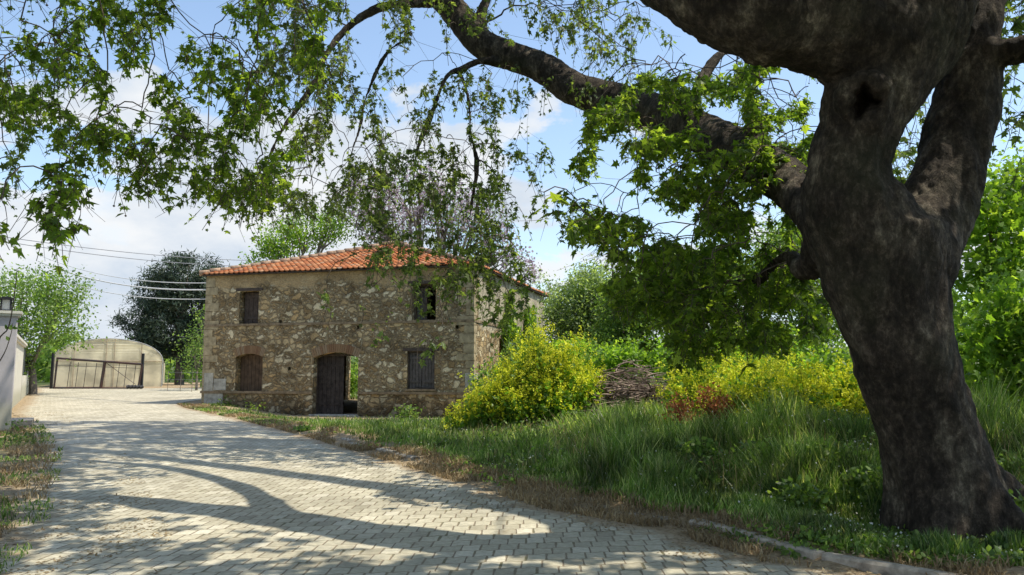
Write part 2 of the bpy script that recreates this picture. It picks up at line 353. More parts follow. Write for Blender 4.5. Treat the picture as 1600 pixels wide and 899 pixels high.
def tile_mat():
    m, t, b = mat('clay_tile', 0.85, 0.2)
    uv = N(t, 'ShaderNodeUVMap'); uv.uv_map = 'UVMap'
    s = N(t, 'ShaderNodeSeparateXYZ'); t.links.new(uv.outputs[0], s.inputs[0])
    fx = math_(t, 'FLOOR', math_(t, 'DIVIDE', s.outputs[0], 0.24)); fy = math_(t, 'FLOOR', math_(t, 'DIVIDE', s.outputs[1], 0.34))
    cb = N(t, 'ShaderNodeCombineXYZ'); t.links.new(fx, cb.inputs[0]); t.links.new(fy, cb.inputs[1])
    wn = N(t, 'ShaderNodeTexWhiteNoise', noise_dimensions='2D'); t.links.new(cb.outputs[0], wn.inputs['Vector'])
    col = ramp(t, wn.outputs[0], [(0, (0.36,0.10,0.035)), (0.35, (0.50,0.155,0.05)), (0.7, (0.60,0.21,0.075)), (0.9, (0.62,0.29,0.13)), (1, (0.40,0.26,0.17))])
    n = N(t, 'ShaderNodeTexNoise', i_Scale=1.3, i_Detail=7.0, i_Roughness=0.7); t.links.new(uv.outputs[0], n.inputs['Vector'])
    dirt = ramp(t, n.outputs[0], [(0.40, 0.0), (0.72, 0.75)])
    col = mixc(t, dirt, col, (0.20,0.15,0.10))
    seam = ramp(t, math_(t, 'FRACT', math_(t, 'DIVIDE', s.outputs[0], 0.24)), [(0.0, 0.35), (0.14, 1.0), (0.88, 1.0), (1.0, 0.35)])
    col = mixc(t, 0.85, col, seam, 'MULTIPLY')
    t.links.new(col, b.inputs['Base Color']); return m
M['tile'] = tile_mat()
M['ridge'] = plain('mortared_ridge', (0.36,0.25,0.17), 0.9, 0.15, 0.5, 5.0, 0.02)

def ground_mat():
    m, t, b = mat('earth_and_weeds', 0.95, 0.1)
    co = N(t, 'ShaderNodeTexCoord'); at = N(t, 'ShaderNodeAttribute', attribute_name='verge')
    n = N(t, 'ShaderNodeTexNoise', i_Scale=0.8, i_Detail=8.0, i_Roughness=0.65); t.links.new(co.outputs['Object'], n.inputs['Vector'])
    f = N(t, 'ShaderNodeTexNoise', i_Scale=14.0, i_Detail=8.0, i_Roughness=0.75); t.links.new(co.outputs['Object'], f.inputs['Vector'])
    dirt = ramp(t, f.outputs[0], [(0.3, (0.17,0.115,0.07)), (0.5, (0.33,0.25,0.155)), (0.7, (0.46,0.37,0.24))])
    green = ramp(t, f.outputs[0], [(0.3, (0.03,0.045,0.015)), (0.55, (0.06,0.085,0.025)), (0.7, (0.12,0.13,0.05))])
    k = math_(t, 'ADD', at.outputs['Fac'], math_(t, 'MULTIPLY', math_(t, 'SUBTRACT', n.outputs[0], 0.5), 1.6))
    fac = ramp(t, k, [(0.35, 0.0), (0.65, 1.0)])
    col = mixc(t, fac, dirt, green); t.links.new(col, b.inputs['Base Color'])
    bp = N(t, 'ShaderNodeBump', i_Strength=0.8, i_Distance=0.04); t.links.new(f.outputs[0], bp.inputs['Height']); t.links.new(bp.outputs[0], b.inputs['Normal'])
    return m
M['ground'] = ground_mat()

def paver_mat():
    m, t, b = mat('interlocking_pavers', 0.85, 0.25)
    co = N(t, 'ShaderNodeTexCoord'); mp = N(t, 'ShaderNodeMapping'); mp.inputs['Rotation'].default_value = (0, 0, math.radians(-9))
    t.links.new(co.outputs['Object'], mp.inputs[0])
    wb = N(t, 'ShaderNodeTexNoise', i_Scale=0.7, i_Detail=2.0); t.links.new(co.outputs['Object'], wb.inputs['Vector'])
    s = N(t, 'ShaderNodeSeparateXYZ'); t.links.new(mp.outputs[0], s.inputs[0])
    wob = math_(t, 'MULTIPLY', math_(t, 'SUBTRACT', wb.outputs[0], 0.5), 0.10)
    PW, PH = 0.18, 0.235
    # zigzag edges: rows shifted by a triangle wave, uprights by another
    trx = math_(t, 'PINGPONG', math_(t, 'ADD', s.outputs[0], wob), PW/2)
    y = math_(t, 'ADD', math_(t, 'ADD', s.outputs[1], wob), math_(t, 'MULTIPLY', trx, 0.42))
    tr_y = math_(t, 'PINGPONG', y, PH/2)
    x = math_(t, 'ADD', math_(t, 'ADD', s.outputs[0], wob), math_(t, 'MULTIPLY', math_(t, 'FRACT', math_(t, 'DIVIDE', y, PH)), -0.045))
    row = math_(t, 'FLOOR', math_(t, 'DIVIDE', y, PH))
    rw = N(t, 'ShaderNodeTexWhiteNoise', noise_dimensions='1D'); t.links.new(row, rw.inputs['W'])
    xo = math_(t, 'ADD', x, math_(t, 'MULTIPLY', math_(t, 'ADD', math_(t, 'MODULO', row, 2.0), math_(t, 'MULTIPLY', rw.outputs[0], .35)), PW/2))
    colm = math_(t, 'FLOOR', math_(t, 'DIVIDE', xo, PW))
    fy = math_(t, 'FRACT', math_(t, 'DIVIDE', y, PH)); fx = math_(t, 'FRACT', math_(t, 'DIVIDE', xo, PW))
    jn = N(t, 'ShaderNodeTexNoise', i_Scale=3.0, i_Detail=5.0, i_Roughness=0.7); t.links.new(co.outputs['Object'], jn.inputs['Vector'])
    jw = ramp(t, jn.outputs[0], [(0.35, 0.4), (0.7, 1.6)])
    ey = math_(t, 'MULTIPLY', math_(t, 'PINGPONG', math_(t, 'ADD', fy, 0.0), 0.5), PH)
    ex = math_(t, 'MULTIPLY', math_(t, 'PINGPONG', math_(t, 'ADD', fx, 0.0), 0.5), PW)
    dy = math_(t, 'DIVIDE', ey, math_(t, 'MULTIPLY', jw, 0.0085)); dx = math_(t, 'DIVIDE', ex, math_(t, 'MULTIPLY', jw, 0.013))
    e = math_(t, 'MINIMUM', dx, dy)
    jm = ramp(t, e, [(0.55, 1.0), (1.0, 0.0)])
    cb = N(t, 'ShaderNodeCombineXYZ'); t.links.new(row, cb.inputs[0]); t.links.new(colm, cb.inputs[1])
    wn = N(t, 'ShaderNodeTexWhiteNoise', noise_dimensions='2D'); t.links.new(cb.outputs[0], wn.inputs['Vector'])
    pc = ramp(t, wn.outputs[0], [(0, (0.40,0.36,0.265)), (0.3, (0.49,0.445,0.33)), (0.75, (0.53,0.485,0.365)), (1, (0.62,0.57,0.445))])
    f = N(t, 'ShaderNodeTexNoise', i_Scale=18.0, i_Detail=7.0, i_Roughness=0.75); t.links.new(co.outputs['Object'], f.inputs['Vector'])
    pc = mixc(t, 1.0, pc, ramp(t, f.outputs[0], [(0.3, 0.70), (0.7, 1.18)]), 'MULTIPLY')
    big = N(t, 'ShaderNodeTexNoise', i_Scale=0.45, i_Detail=6.0, i_Roughness=0.6); t.links.new(co.outputs['Object'], big.inputs['Vector'])
    pc = mixc(t, 1.0, pc, ramp(t, big.outputs[0], [(0.3, 0.74), (0.65, 1.1)]), 'MULTIPLY')
    jc = ramp(t, jn.outputs[0], [(0.3, (0.13,0.10,0.07)), (0.5, (0.25,0.20,0.14)), (0.7, (0.13,0.13,0.06))])
    col = mixc(t, jm, pc, jc)
    # earth and dead leaves drifted over the edges of the paving
    at = N(t, 'ShaderNodeAttribute', attribute_name='edge')
    k = math_(t, 'ADD', at.outputs['Fac'], math_(t, 'MULTIPLY', math_(t, 'SUBTRACT', jn.outputs[0], 0.5), 1.7))
    dm = ramp(t, k, [(0.52, 0.0), (0.85, 0.95)])
    col = mixc(t, dm, col, ramp(t, f.outputs[0], [(0.3, (0.18,0.12,0.07)), (0.65, (0.42,0.33,0.21))]))
    sp = N(t, 'ShaderNodeTexNoise', i_Scale=5.0, i_Detail=9.0, i_Roughness=0.8); t.links.new(co.outputs['Object'], sp.inputs['Vector'])
    sm_ = math_(t, 'MULTIPLY', ramp(t, sp.outputs[0], [(0.54, 0.0), (0.66, 0.75)]), ramp(t, big.outputs[0], [(0.42, 0.2), (0.6, 1.0)]))
    col = mixc(t, sm_, col, (0.24,0.19,0.12))
    t.links.new(col, b.inputs['Base Color'])
    h = math_(t, 'ADD', math_(t, 'MULTIPLY', ramp(t, e, [(0.4, 0.0), (1.6, 1.0)]), 0.7), math_(t, 'ADD', math_(t, 'MULTIPLY', f.outputs[0], 0.25), math_(t, 'MULTIPLY', wn.outputs[0], 0.35)))
    bp = N(t, 'ShaderNodeBump', i_Strength=0.7, i_Distance=0.012); t.links.new(h, bp.inputs['Height']); t.links.new(bp.outputs[0], b.inputs['Normal'])
    return m
M['paver'] = paver_mat()

# ------------------------------------------------------------------ terrain
RY = np.array([-8, 4, 6.8, 7.1, 8.8, 9.7, 12.2, 15.7, 19.1, 24.5, 30.5, 34, 40, 50, 54, 60])
RX = np.array([6.5, 3.9, 2.7, 2.2, 1.35, 0.4, -1.0, -3.0, -4.9, -8.3, -12.3, -14.2, -14.8, -15.5, -16, -18])
LY = np.array([-8, 4, 6.84, 8.2, 11.2, 16.3, 23.2, 27.7, 37, 50, 54, 60])
LX = np.array([-3.2, -3.8, -4.5, -5.0, -6.6, -9.4, -13.9, -17.0, -22.2, -29.6, -32, -35])
def right_edge(y): return np.interp(y, RY, RX)
def left_edge(y): return np.interp(y, LY, LX)
def base_h(y): return 0.018 * (np.clip(y, 8, 62) - 8)
def ground_h(x, y):
    x = np.asarray(x, float); y = np.asarray(y, float)
    d = (x - right_edge(y)) * 0.82
    r = 0.30 * sm(2.0, 6.0, d) * (1 - sm(17, 24, y)) + 0.12 * sm(6, 14, d) * (1 - sm(26, 34, y))
    r = r - 0.40 * sm(0.5, 3.0, d) * sm(20, 28, y) * (1 - sm(48, 58, y)) * sm(-13.0, -8.5, x)
    r = r + sm(.30, .62, d)*(0.085 + 0.045*vnoise(x, y, 2.1, 8))*(1 - sm(20, 25, y))
    bump = 0.05 * vnoise(x, y, 0.9, 3) * sm(0.8, 2.5, d) * (1 - sm(24, 30, y))
    return base_h(y) + r + bump
def G(x, y): return float(ground_h(x, y))

def grid_axis(lo, a, b, hi, fine):
    o = list(np.arange(a, b + 1e-6, fine)); s = fine; v = a
    while v > lo: s *= 1.35; v -= s; o.insert(0, max(v, lo))
    s = fine; v = b
    while v < hi: s *= 1.35; v += s; o.append(min(v, hi))
    return np.array(o)
gx = grid_axis(-900, -20, 24, 900, 0.3); gy = grid_axis(-60, 2, 39.8, 1500, 0.3)
gy = np.unique(np.concatenate([gy, [8.0, 62.0]]))
X, Y = np.meshgrid(gx, gy); Z = ground_h(X, Y)
mb = MB(); nx, ny = len(gx), len(gy)
i = (np.arange(ny-1)[:, None]*nx + np.arange(nx-1)[None, :]).reshape(-1)
mb.addarr(np.stack([X, Y, Z], -1).reshape(-1, 3), np.stack([i, i+1, i+nx+1, i+nx], 1))
gme = mb.mesh('ground', True)
dr = (X - right_edge(Y)) * 0.82; dl = (left_edge(Y) - X) * 0.82
vz = np.where(dr > 0, np.clip((dr - 0.15) / 2.4, 0, 1.4), np.where(dl > 0, np.clip(dl / 2.2 + 0.12, 0, 1), 0)) + 0.0
inner = (Y > 29.5) & (Y < 50) & (X > -15) & (X < 4); vz = np.where(inner, 0.25, vz)
fd = -((X-(-13.12))*0.2588 + (Y-34.0)*0.966); vz = np.where((fd > -.2) & (fd < 1.3) & (X > -13) & (X < -1), vz*.45, vz)
a = gme.attributes.new('verge', 'FLOAT', 'POINT'); a.data.foreach_set('value', vz.reshape(-1).astype(np.float32))
tag(link('ground', gme, M['ground']), kind='structure')

ys = np.unique(np.concatenate([np.arange(-8, 30, 0.2), np.arange(30, 54.2, 0.5), [8.0]]))
K = 26; V = []; E = []
for y in ys:
    l = float(left_edge(y)) + 0.10*float(vnoise(y, 0, 3.0, 5)) - 0.12; r = float(right_edge(y)) + 0.09*float(vnoise(y, 3, 3.5, 6)) + 0.02
    # beyond the house's near corner the paving runs right, in front of the field
    for k in range(K + 1):
        x = l + (r - l) * k / K; V.append((x, y, float(base_h(y)) + 0.012))
        e = min(x - l, (r - x))
        E.append(max(0, 1 - e / (1.1 if (x - l) < (r - x) else 0.8)) if y < 34 else max(0, 1 - (x - l)/1.2))
i = (np.arange(len(ys)-1)[:, None]*(K+1) + np.arange(K)[None, :]).reshape(-1)
mb = MB(); mb.addarr(V, np.stack([i, i+1, i+K+2, i+K+1], 1)); rme = mb.mesh('road')
a = rme.attributes.new('edge', 'FLOAT', 'POINT'); a.data.foreach_set('value', np.array(E, np.float32))
tag(link('road', rme, M['paver']), kind='structure')

# kerb: worn concrete stones half sunk in the earth
mb = MB(); y = 4.0; r = random.Random(3)
while y < 21:
    L = 0.86 + 0.1*r.random(); off = 0.62 + 0.10*math.sin(y*0.7)
    x0 = float(right_edge(y)) + off + r.uniform(-0.02, 0.02); y1 = y + L*0.86; x1 = float(right_edge(y1)) + off + r.uniform(-0.02, 0.02)
    d = np.array([x1-x0, y1-y]); ln = np.linalg.norm(d); d /= ln; nrm = np.array([d[1], -d[0]])
    zb = float(base_h((y+y1)/2)); top = zb + 0.048 + r.uniform(-0.05, 0.045); w = 0.075; bev = 0.022
    P = []
    for s_ in (0.012, ln - 0.012):
        q = np.array([x0, y]) + d*s_
        for (o, z) in ((-w, zb-0.15), (-w, top-bev), (-w+bev, top), (w-bev, top), (w, top-bev), (w, zb-0.15)):
            P.append((q[0]-nrm[0]*-o, q[1]-nrm[1]*-o, z + r.uniform(-0.006, 0.006)))
    mb.add(P, [(k, k+1, k+7, k+6) for k in range(5)] + [(5,4,3,2,1,0), (6,7,8,9,10,11)])
    y = y1 + 0.006
tag(mb.build('kerb', M['concrete']), kind='structure')

# ------------------------------------------------------------------ stone house
HL = place(320, 632, 34.0); HB = 0.40
H0 = np.array([-13.12, 34.0]); HX = np.array([0.966, -0.2588]); HY = np.array([0.2588, 0.966])
HW, HD, HH = 12.05, 12.5, 5.50
house = empty('stone_house', (H0[0], H0[1], HB), math.radians(-15))
tag(house, 'two-storey rubble stone house with orange tiled hip roof beside the paved road', 'house')
def F(px, py):
    """facade coordinates (x along the front, z up) under a direction of the photograph"""
    d = place(px, py, 1.0) - np.array([0, 0, CAM_H])
    nrm = np.array([-HY[0], -HY[1]]); t = np.dot(H0, nrm) / np.dot(d[:2], nrm)
    p = d[:2]*t - H0; return float(np.dot(p, HX)), CAM_H + d[2]*t - HB
def rect(x0, y0, x1, y1, arch=0.0):
    a = F(x0, (y0+y1)/2)[0]; b = F(x1, (y0+y1)/2)[0]; xm = (x0+x1)/2
    zb = F(xm, y1)[1]; zt = F(xm, y0)[1]
    return [a, b, zb, zt, arch]
def outline(o):
    a, b, zb, zt, ar = o
    P = [(a, zb), (b, zb)]
    if ar <= 0: return P + [(b, zt), (a, zt)]
    for k in range(9):
        t = k/8; P.append((b + (a-b)*t, zt - ar + ar*math.sin(math.pi*t)**0.8))
    return P
def wall_slab(mb, outer, holes, fn, depth):
    """flat wall with openings and reveals. fn(u, z, dep) -> local point"""
    loops = [outer] + holes
    tri = tessellate_polygon([[Vector((p[0], p[1], 0)) for p in L] for L in loops])
    flat = [p for L in loops for p in L]
    mb.add([fn(p[0], p[1], 0) for p in flat], [tuple(t) for t in tri])
    mb.add([fn(p[0], p[1], depth) for p in flat], [tuple(t)[::-1] for t in tri])
    for L in loops:
        n = len(L); mb.add([fn(p[0], p[1], 0) for p in L] + [fn(p[0], p[1], depth) for p in L], [(k, (k+1) % n, n+(k+1) % n, n+k) for k in range(n)])
UL = rect(374, 455, 404, 506); UR = rect(644, 444, 681, 500)
LL = rect(368, 553, 410, 612, 0.14); DR = rect(489, 551, 559, 652, 0.22); LR = rect(636, 549, 679, 608)
DR[2] = F(524, 648)[1]
TW = 0.55
wm = MB()
outl = [(0, -0.7)] + [(0 + HW*0, -0.7)]*0 + [(DR[0], -0.7), (DR[0], DR[2]), (DR[1], DR[2]), (DR[1], -0.7), (HW, -0.7), (HW, HH), (0, HH)]
doorP = outline(DR)
outl = [(0, -0.7), (DR[0], -0.7)] + [(DR[0], DR[2])] + [p for p in doorP[2:]][::-1][0:0]
# front: openings as holes (the doorway's threshold is a step of the wall)
holes = [outline(o) for o in (UL, UR, LL, DR, LR)]
small = []
for (px, py) in ((438, 503), (452, 576), (703, 463), (714, 511), (560, 512)):
    c = F(px, py); small.append([(c[0]-.07, c[1]-.07), (c[0]+.07, c[1]-.07), (c[0]+.07, c[1]+.07), (c[0]-.07, c[1]+.07)])
wall_slab(wm, [(0, -0.7), (HW, -0.7), (HW, HH), (0, HH)], holes + small, lambda u, z, d: (u, d, z), TW)
# right side wall, with an opening near the ivy
so_ = [(3.6, 0.6), (4.6, 0.6), (4.6, 2.85), (3.6, 2.85)]
sq = [[(u-.08, z-.1), (u+.08, z-.1), (u+.08, z+.1), (u-.08, z+.1)] for (u, z) in ((0.75, 1.55), (2.7, 1.6))]
wall_slab(wm, [(TW+.001, -0.7), (HD-TW-.001, -0.7), (HD-TW-.001, HH), (TW+.001, HH)], [so_] + sq, lambda u, z, d: (HW-d, u, z), TW)
# back wall with a doorway that lets the light through
wall_slab(wm, [(0, -0.7), (HW, -0.7), (HW, HH), (0, HH)], [[(0.65, -.36), (2.7, -.36), (2.7, 2.9), (0.65, 2.9)]], lambda u, z, d: (u, HD-d, z), TW)
wall_slab(wm, [(TW+.001, -0.7), (HD-TW-.001, -0.7), (HD-TW-.001, HH), (TW+.001, HH)], [], lambda u, z, d: (d, u, z), TW)
wallo = wm.build('wall', M['stone'], house)
# string courses, plinth, quoins: proud of the wall
def course(z0, z1, pr, name, m, skip=()):
    c = MB(); segs = []; x = -pr
    for a_, b_ in sorted(skip): segs.append((x, a_)); x = b_
    segs.append((x, HW + pr))
    for a_, b_ in segs: c.box(a_, b_, -pr, -0.001 + 0.0, z0, z1)
    c.box(HW + 0.001, HW + pr, 0.002, HD, z0, z1)
    return c.build(name, m, house)
zb1 = F(330, 612)[1]; zm = F(330, 509)[1]
course(zb1-0.07, zb1+0.03, 0.06, 'plinth_band', M['course'], [(DR[0]-.02, DR[1]+.02)])
course(zm-0.05, zm+0.05, 0.035, 'string_course', M['course'])
q = MB(); q2 = MB(); z = -0.5; k = 0; rq = random.Random(4)
while z < 5.2:
    h = rq.uniform(0.26, 0.42); L = 0.62 if k % 2 else 0.36; L += rq.uniform(-.06, .08); S = 0.36 if k % 2 else 0.62
    if abs(z - zm) > 0.0:
        q.box(HW-L, HW+0.018, -0.018, S*0.6, z+.012, z+h-.012)
        q2.box(-0.018, L, -0.018, 0.3, z+.012, z+h-.012)
    z += h; k += 1
q.build('quoin_column', M['quoin2'], house); q2.build('quoin_column', M['quoin2'], house)
for (a0, b0, a1, b1) in ((320, 583, 333, 612), (335, 592, 353, 610), (320, 615, 348, 636)):
    q = MB(); A = F(a0, b0); B = F(a1, b1); q.box(max(A[0], -0.03), B[0], -0.035, 0.25, B[1], A[1]); q.build('pale_cornerstone', M['quoin'], house)
q = MB(); A = F(727, 583); B = F(740, 606); q.box(A[0], HW+0.03, -0.035, 0.45, B[1], A[1])
q.build('pale_cornerstone', M['quoin'], house)
# arches of thin brick
def arch(o, name):
    a_, b_, zb, zt, ar = o; c = MB(); P = outline(o)[2:]; P = P[::-1]
    n = 22
    for k in range(n):
        t = (k + 0.5)/n; x = a_ + (b_-a_)*t; z0 = zt - ar + ar*math.sin(math.pi*t)**0.8; ang = (t - 0.5)*0.9
        w = (b_-a_)/n*0.42; hh = 0.34
        dx, dz = math.sin(ang), math.cos(ang)
        Pq = []
        for yy in (-0.016, 0.1):
            for (u_, v_) in ((-w, 0.0), (w, 0.0), (w*1.25, hh), (-w*1.25, hh)):
                Pq.append((x + u_*dz + v_*dx, yy, z0 + 0.01 + v_*dz - u_*dx))
        c.add(Pq, [(0,1,2,3), (7,6,5,4), (0,4,5,1), (1,5,6,2), (2,6,7,3), (3,7,4,0)])
    return c.build(name, M['brick'], house)
arch(LL, 'brick_arch'); arch(DR, 'brick_arch')
# lintels
for o in (UL, UR, LR):
    c = MB(); c.box(o[0]-.18, o[1]+.18, -0.02, 0.3, o[3]+0.004, o[3]+0.13); c.build('lintel', M['oldwood'], house)
for o in (UL, LR, LL):
    c = MB(); c.box(o[0]-.08, o[1]+.08, -0.05, 0.12, o[2]-0.075, o[2]-0.004); c.build('sill', M['course'], house)
# shutters, boards and the door
def planks(x0, x1, z0, z1, y, m, name, n, bat=True, parent=house):
    c = MB(); w = (x1-x0)/n; rr = random.Random(int(x0*100))
    for k in range(n): c.box(x0+k*w+.006, x0+(k+1)*w-.006, y+rr.uniform(0, .008), y+.035, z0+rr.uniform(0, .015), z1-rr.uniform(0, .015))
    if bat:
        for f in (0.15, 0.82): c.box(x0+.02, x1-.02, y-.022, y-.001, z0+(z1-z0)*f, z0+(z1-z0)*f+.09)
    return c.build(name, m, parent)
xm = (LR[0]+LR[1])/2
planks(LR[0]+.05, xm-.008, LR[2]+.04, LR[3]-.05, 0.13, M['greywood'], 'shutter', 4)
planks(xm+.008, LR[1]-.05, LR[2]+.04, LR[3]-.05, 0.13, M['greywood'], 'shutter', 4)
c = MB()
for (a_, b_, z0, z1) in ((LR[0], LR[0]+.048, LR[2], LR[3]), (LR[1]-.048, LR[1], LR[2], LR[3]), (LR[0]+.05, LR[1]-.05, LR[3]-.048, LR[3]-.001), (LR[0]+.05, LR[1]-.05, LR[2]+.001, LR[2]+.038)): c.box(a_, b_, .09, .2, z0, z1)
c.build('window_frame', M['oldwood'], house)
planks(LL[0]+.02, LL[1]-.02, LL[2]+.01, LL[3]-.02, 0.34, M['board'], 'window_board', 7, False)
planks(UL[0]+.06, UL[1]-.03, UL[2]+.01, UL[3]-.03, 0.30, M['oldwood'], 'shutter', 4)
c = MB()
for (a_, b_, z0, z1) in ((UR[0], UR[0]+.06, UR[2], UR[3]), (UR[1]-.06, UR[1], UR[2], UR[3]), (UR[0]+.06, UR[1]-.06, UR[3]-.07, UR[3]-.002), ((UR[0]+UR[1])/2-.03, (UR[0]+UR[1])/2+.03, UR[2], UR[3]-.07)): c.box(a_, b_, .25, .33, z0, z1)
c.build('window_frame', M['oldwood'], house)
planks(UR[0]+.07, (UR[0]+UR[1])/2-.04, UR[2]+.02, UR[3]-.09, 0.36, M['greywood'], 'shutter', 3, False)
dm = DR[0] + (DR[1]-DR[0])*0.60
dl_ = planks(DR[0]+.05, dm, DR[2]+.02, DR[3]-.14, 0.36, M['darkwood'], 'door', 6)
c = MB(); c.tube([(dm-.1, .31, 1.0), (dm-.1, .28, 1.02), (dm-.1, .28, 1.12), (dm-.1, .31, 1.14)], .012, 6); c.build('door_handle', M['black'], dl_)
c = MB(); c.box(DR[0]+.001, DR[0]+.048, .3, .4, DR[2]+.01, DR[3]-.2); c.box(DR[1]-.048, DR[1]-.001, .3, .4, DR[2]+.01, DR[3]-.2); c.box(DR[0]+.05, DR[1]-.05, .3, .4, DR[3]-.135, DR[3]-.06); c.build('door_frame', M['oldwood'], house)
c = MB(); c.box(DR[0]-.05, DR[1]+.05, -0.18, 0.5, DR[2]-.3, DR[2]+.003); c.build('doorstep', M['quoin'], house)
# roof: four slopes of clay tiles in courses
def tiles(A, B, P, uvs, mb):
    A, B, P = map(np.array, (A, B, P)); u = (B-A); Wd = np.linalg.norm(u); u /= Wd; mid = (A+B)/2
    vv = P - mid; vv = vv - np.dot(vv, u)*u; Vd = np.linalg.norm(vv); v = vv/Vd; n = np.cross(u, v)
    if n[2] < 0: n = -n
    pu = np.dot(P-mid, u); c = 0.34; K_ = int(Vd/c); st = 0.06
    for k in range(K_ + 1):
        v0 = k*c; v1 = min((k+1)*c + .02, Vd)
        lo0 = -Wd/2 + (pu + Wd/2)*v0/Vd; hi0 = Wd/2 + (pu - Wd/2)*v0/Vd
        us = np.arange(math.ceil(-Wd/2/st)*st, Wd/2, st); us = us[(us > lo0) & (us < hi0)]
        us = np.concatenate([[lo0], us, [hi0]])
        lo1 = -Wd/2 + (pu + Wd/2)*v1/Vd; hi1 = Wd/2 + (pu - Wd/2)*v1/Vd
        ph = us/0.24*2*np.pi; wv = 0.022*np.cos(ph) + 0.006*np.cos(2*ph)
        sag = -0.05*np.sin(np.clip(v0/Vd, 0, 1)*np.pi) + 0.02*vnoise(us, np.full_like(us, v0), 1.1, 9) + 0.006*np.sin(np.floor(us/.24)*12.9+k*7.7)
        rows = []
        for (vq, off) in ((v0, 0.0), (v0+0.001, 0.045), (v1, 0.004)):
            uq = np.clip(us, lo1, hi1) if vq == v1 else us
            rows.append(mid + uq[:, None]*u + vq*v + (off + wv + sag)[:, None]*n)
            uvs.append(np.stack([uq, np.full(len(uq), v0 + .1)], 1))
        m_ = len(us); i = np.arange(m_-1)
        mb.addarr(np.concatenate(rows), np.concatenate([np.stack([i, i+1, i+m_+1, i+m_], 1), np.stack([i+m_, i+m_+1, i+2*m_+1, i+2*m_], 1)]))
OV = 0.22; ez = HH - 0.02; AP = (HW/2, HD/2, HH + 2.18)
E_ = [(-OV, -OV, ez+.09), (HW+OV, -OV, ez+.09), (HW+OV, HD+OV, ez+.09), (-OV, HD+OV, ez+.09)]
rb = MB(); uvs = []
for k in range(4): tiles(E_[k], E_[(k+1) % 4], AP, uvs, rb)
rmesh = rb.mesh('roof', True); uvl = rmesh.uv_layers.new(name='UVMap')
UV = np.concatenate(uvs); vi = np.zeros(len(rmesh.loops), np.int32); rmesh.loops.foreach_get('vertex_index', vi)
uvl.data.foreach_set('uv', UV[vi].astype(np.float32).reshape(-1))
roof = link('roof', rmesh, M['tile'], house)
c = MB(); rr = random.Random(8)
for k in range(4):
    A = np.array(E_[k]) + (0, 0, .02); B = np.array(AP) + (0, 0, .05); n = 21
    for j in range(n):
        a_ = A + (B-A)*(j/n); b_ = A + (B-A)*((j+1.08)/n); jz = rr.uniform(-.012, .02)
        sagz = -0.05*math.sin(math.pi*j/n)
        c.tube([a_ + (0, 0, jz+.02+sagz), b_ + (0, 0, jz+sagz)], [0.125, 0.10], 8)
c.build('ridge_tiles', M['ridge'], roof, True)
c = MB()
c.box(-OV+.03, HW+OV-.03, -OV+.03, HD+OV-.03, ez-.005+.025, ez+.055)
c.build('eaves_board', M['oldwood'], roof)
# earth floor indoors
c = MB(); c.box(TW+.002, HW-TW-.002, TW+.002, HD-TW-.002, -.65, DR[2]+.01); c.build('floor', plain('earth_floor', (0.30,0.21,0.15), 0.95, 0.1, 0.4, 5, .02), house)

def H(x, y, z=0):
    p = H0 + HX*x + HY*y; return np.array([p[0], p[1], HB + z])

# ------------------------------------------------------------------ boundary wall on the left, pillars, lamps, fence
def wall_mat(name, c):
    m, t, b = mat(name, 0.8, 0.2)
    co = N(t, 'ShaderNodeTexCoord'); n = N(t, 'ShaderNodeTexNoise', i_Scale=1.5, i_Detail=8.0, i_Roughness=0.7); t.links.new(co.outputs['Object'], n.inputs['Vector'])
    s = N(t, 'ShaderNodeSeparateXYZ'); t.links.new(co.outputs['Object'], s.inputs[0])
    col = ramp(t, n.outputs[0], [(0.3, tuple(x*.82 for x in c)), (0.6, c)])
    k = ramp(t, math_(t, 'ADD', math_(t, 'SUBTRACT', s.outputs[2], 0.3), math_(t, 'MULTIPLY', n.outputs[0], -0.5)), [(0.0, 0.6), (0.35, 0.0)])
    col = mixc(t, k, col, (0.33,0.33,0.22)); t.links.new(col, b.inputs['Base Color'])
    bp = N(t, 'ShaderNodeBump', i_Strength=0.3, i_Distance=0.01); t.links.new(n.outputs[0], bp.inputs['Height']); t.links.new(bp.outputs[0], b.inputs['Normal'])
    return m
M['cream'] = wall_mat('cream_render', (0.66,0.63,0.54)); M['pinkshade'] = wall_mat('pink_shade_render', (0.50,0.46,0.46))  # second colour is the cream darkened to stand for its shaded face
A = np.array([-15.05, 23.6]); B = np.array([-22.5, 36.8]); dW = (B-A)/np.linalg.norm(B-A); nW = np.array([dW[1], -dW[0]])
def wall_thing(name, P0, P1, h, th, label, mname, cap=True, z0=None):
    P0 = np.array(P0); P1 = np.array(P1); d = P1-P0; L = np.linalg.norm(d); d /= L
    zb = float(base_h(P0[1]))
    e = empty(name, (P0[0], P0[1], zb), math.atan2(d[1], d[0])); tag(e, label, 'wall')
    c = MB(); hb = float(base_h(P1[1])) - zb
    c.add([(0,0,-.5),(L,0,-.5),(L,th,-.5),(0,th,-.5),(0,0,h),(L,0,h+hb*0),(L,th,h+hb*0),(0,th,h)], [(0,1,5,4),(1,2,6,5),(2,3,7,6),(3,0,4,7),(4,5,6,7),(0,3,2,1)])
    c.build('wall_body', M[mname], e)
    if cap:
        c = MB(); c.box(-.07, L+.07, -.09, th+.09, h+.002, h+.07); c.box(-.11, L+.11, -.13, th+.13, h+.072, h+.17); c.build('coping', M['cream'], e)
    return e
w1 = wall_thing('boundary_wall', A, B, 2.66, 0.45, 'tall cream rendered boundary wall with moulded coping along the left of the road', 'cream')
c = MB(); c.box(-.012, -.002, .02, .43, -.2, 2.6); o = c.build('shaded_end_face', M['pinkshade'], w1)  # thin sheet giving the wall end its shade as a colour
w2 = wall_thing('low_wall', B + dW*0.4, B + dW*19, 1.15, 0.3, 'low cream wall carrying the dark fence beyond the tall wall', 'cream', False)
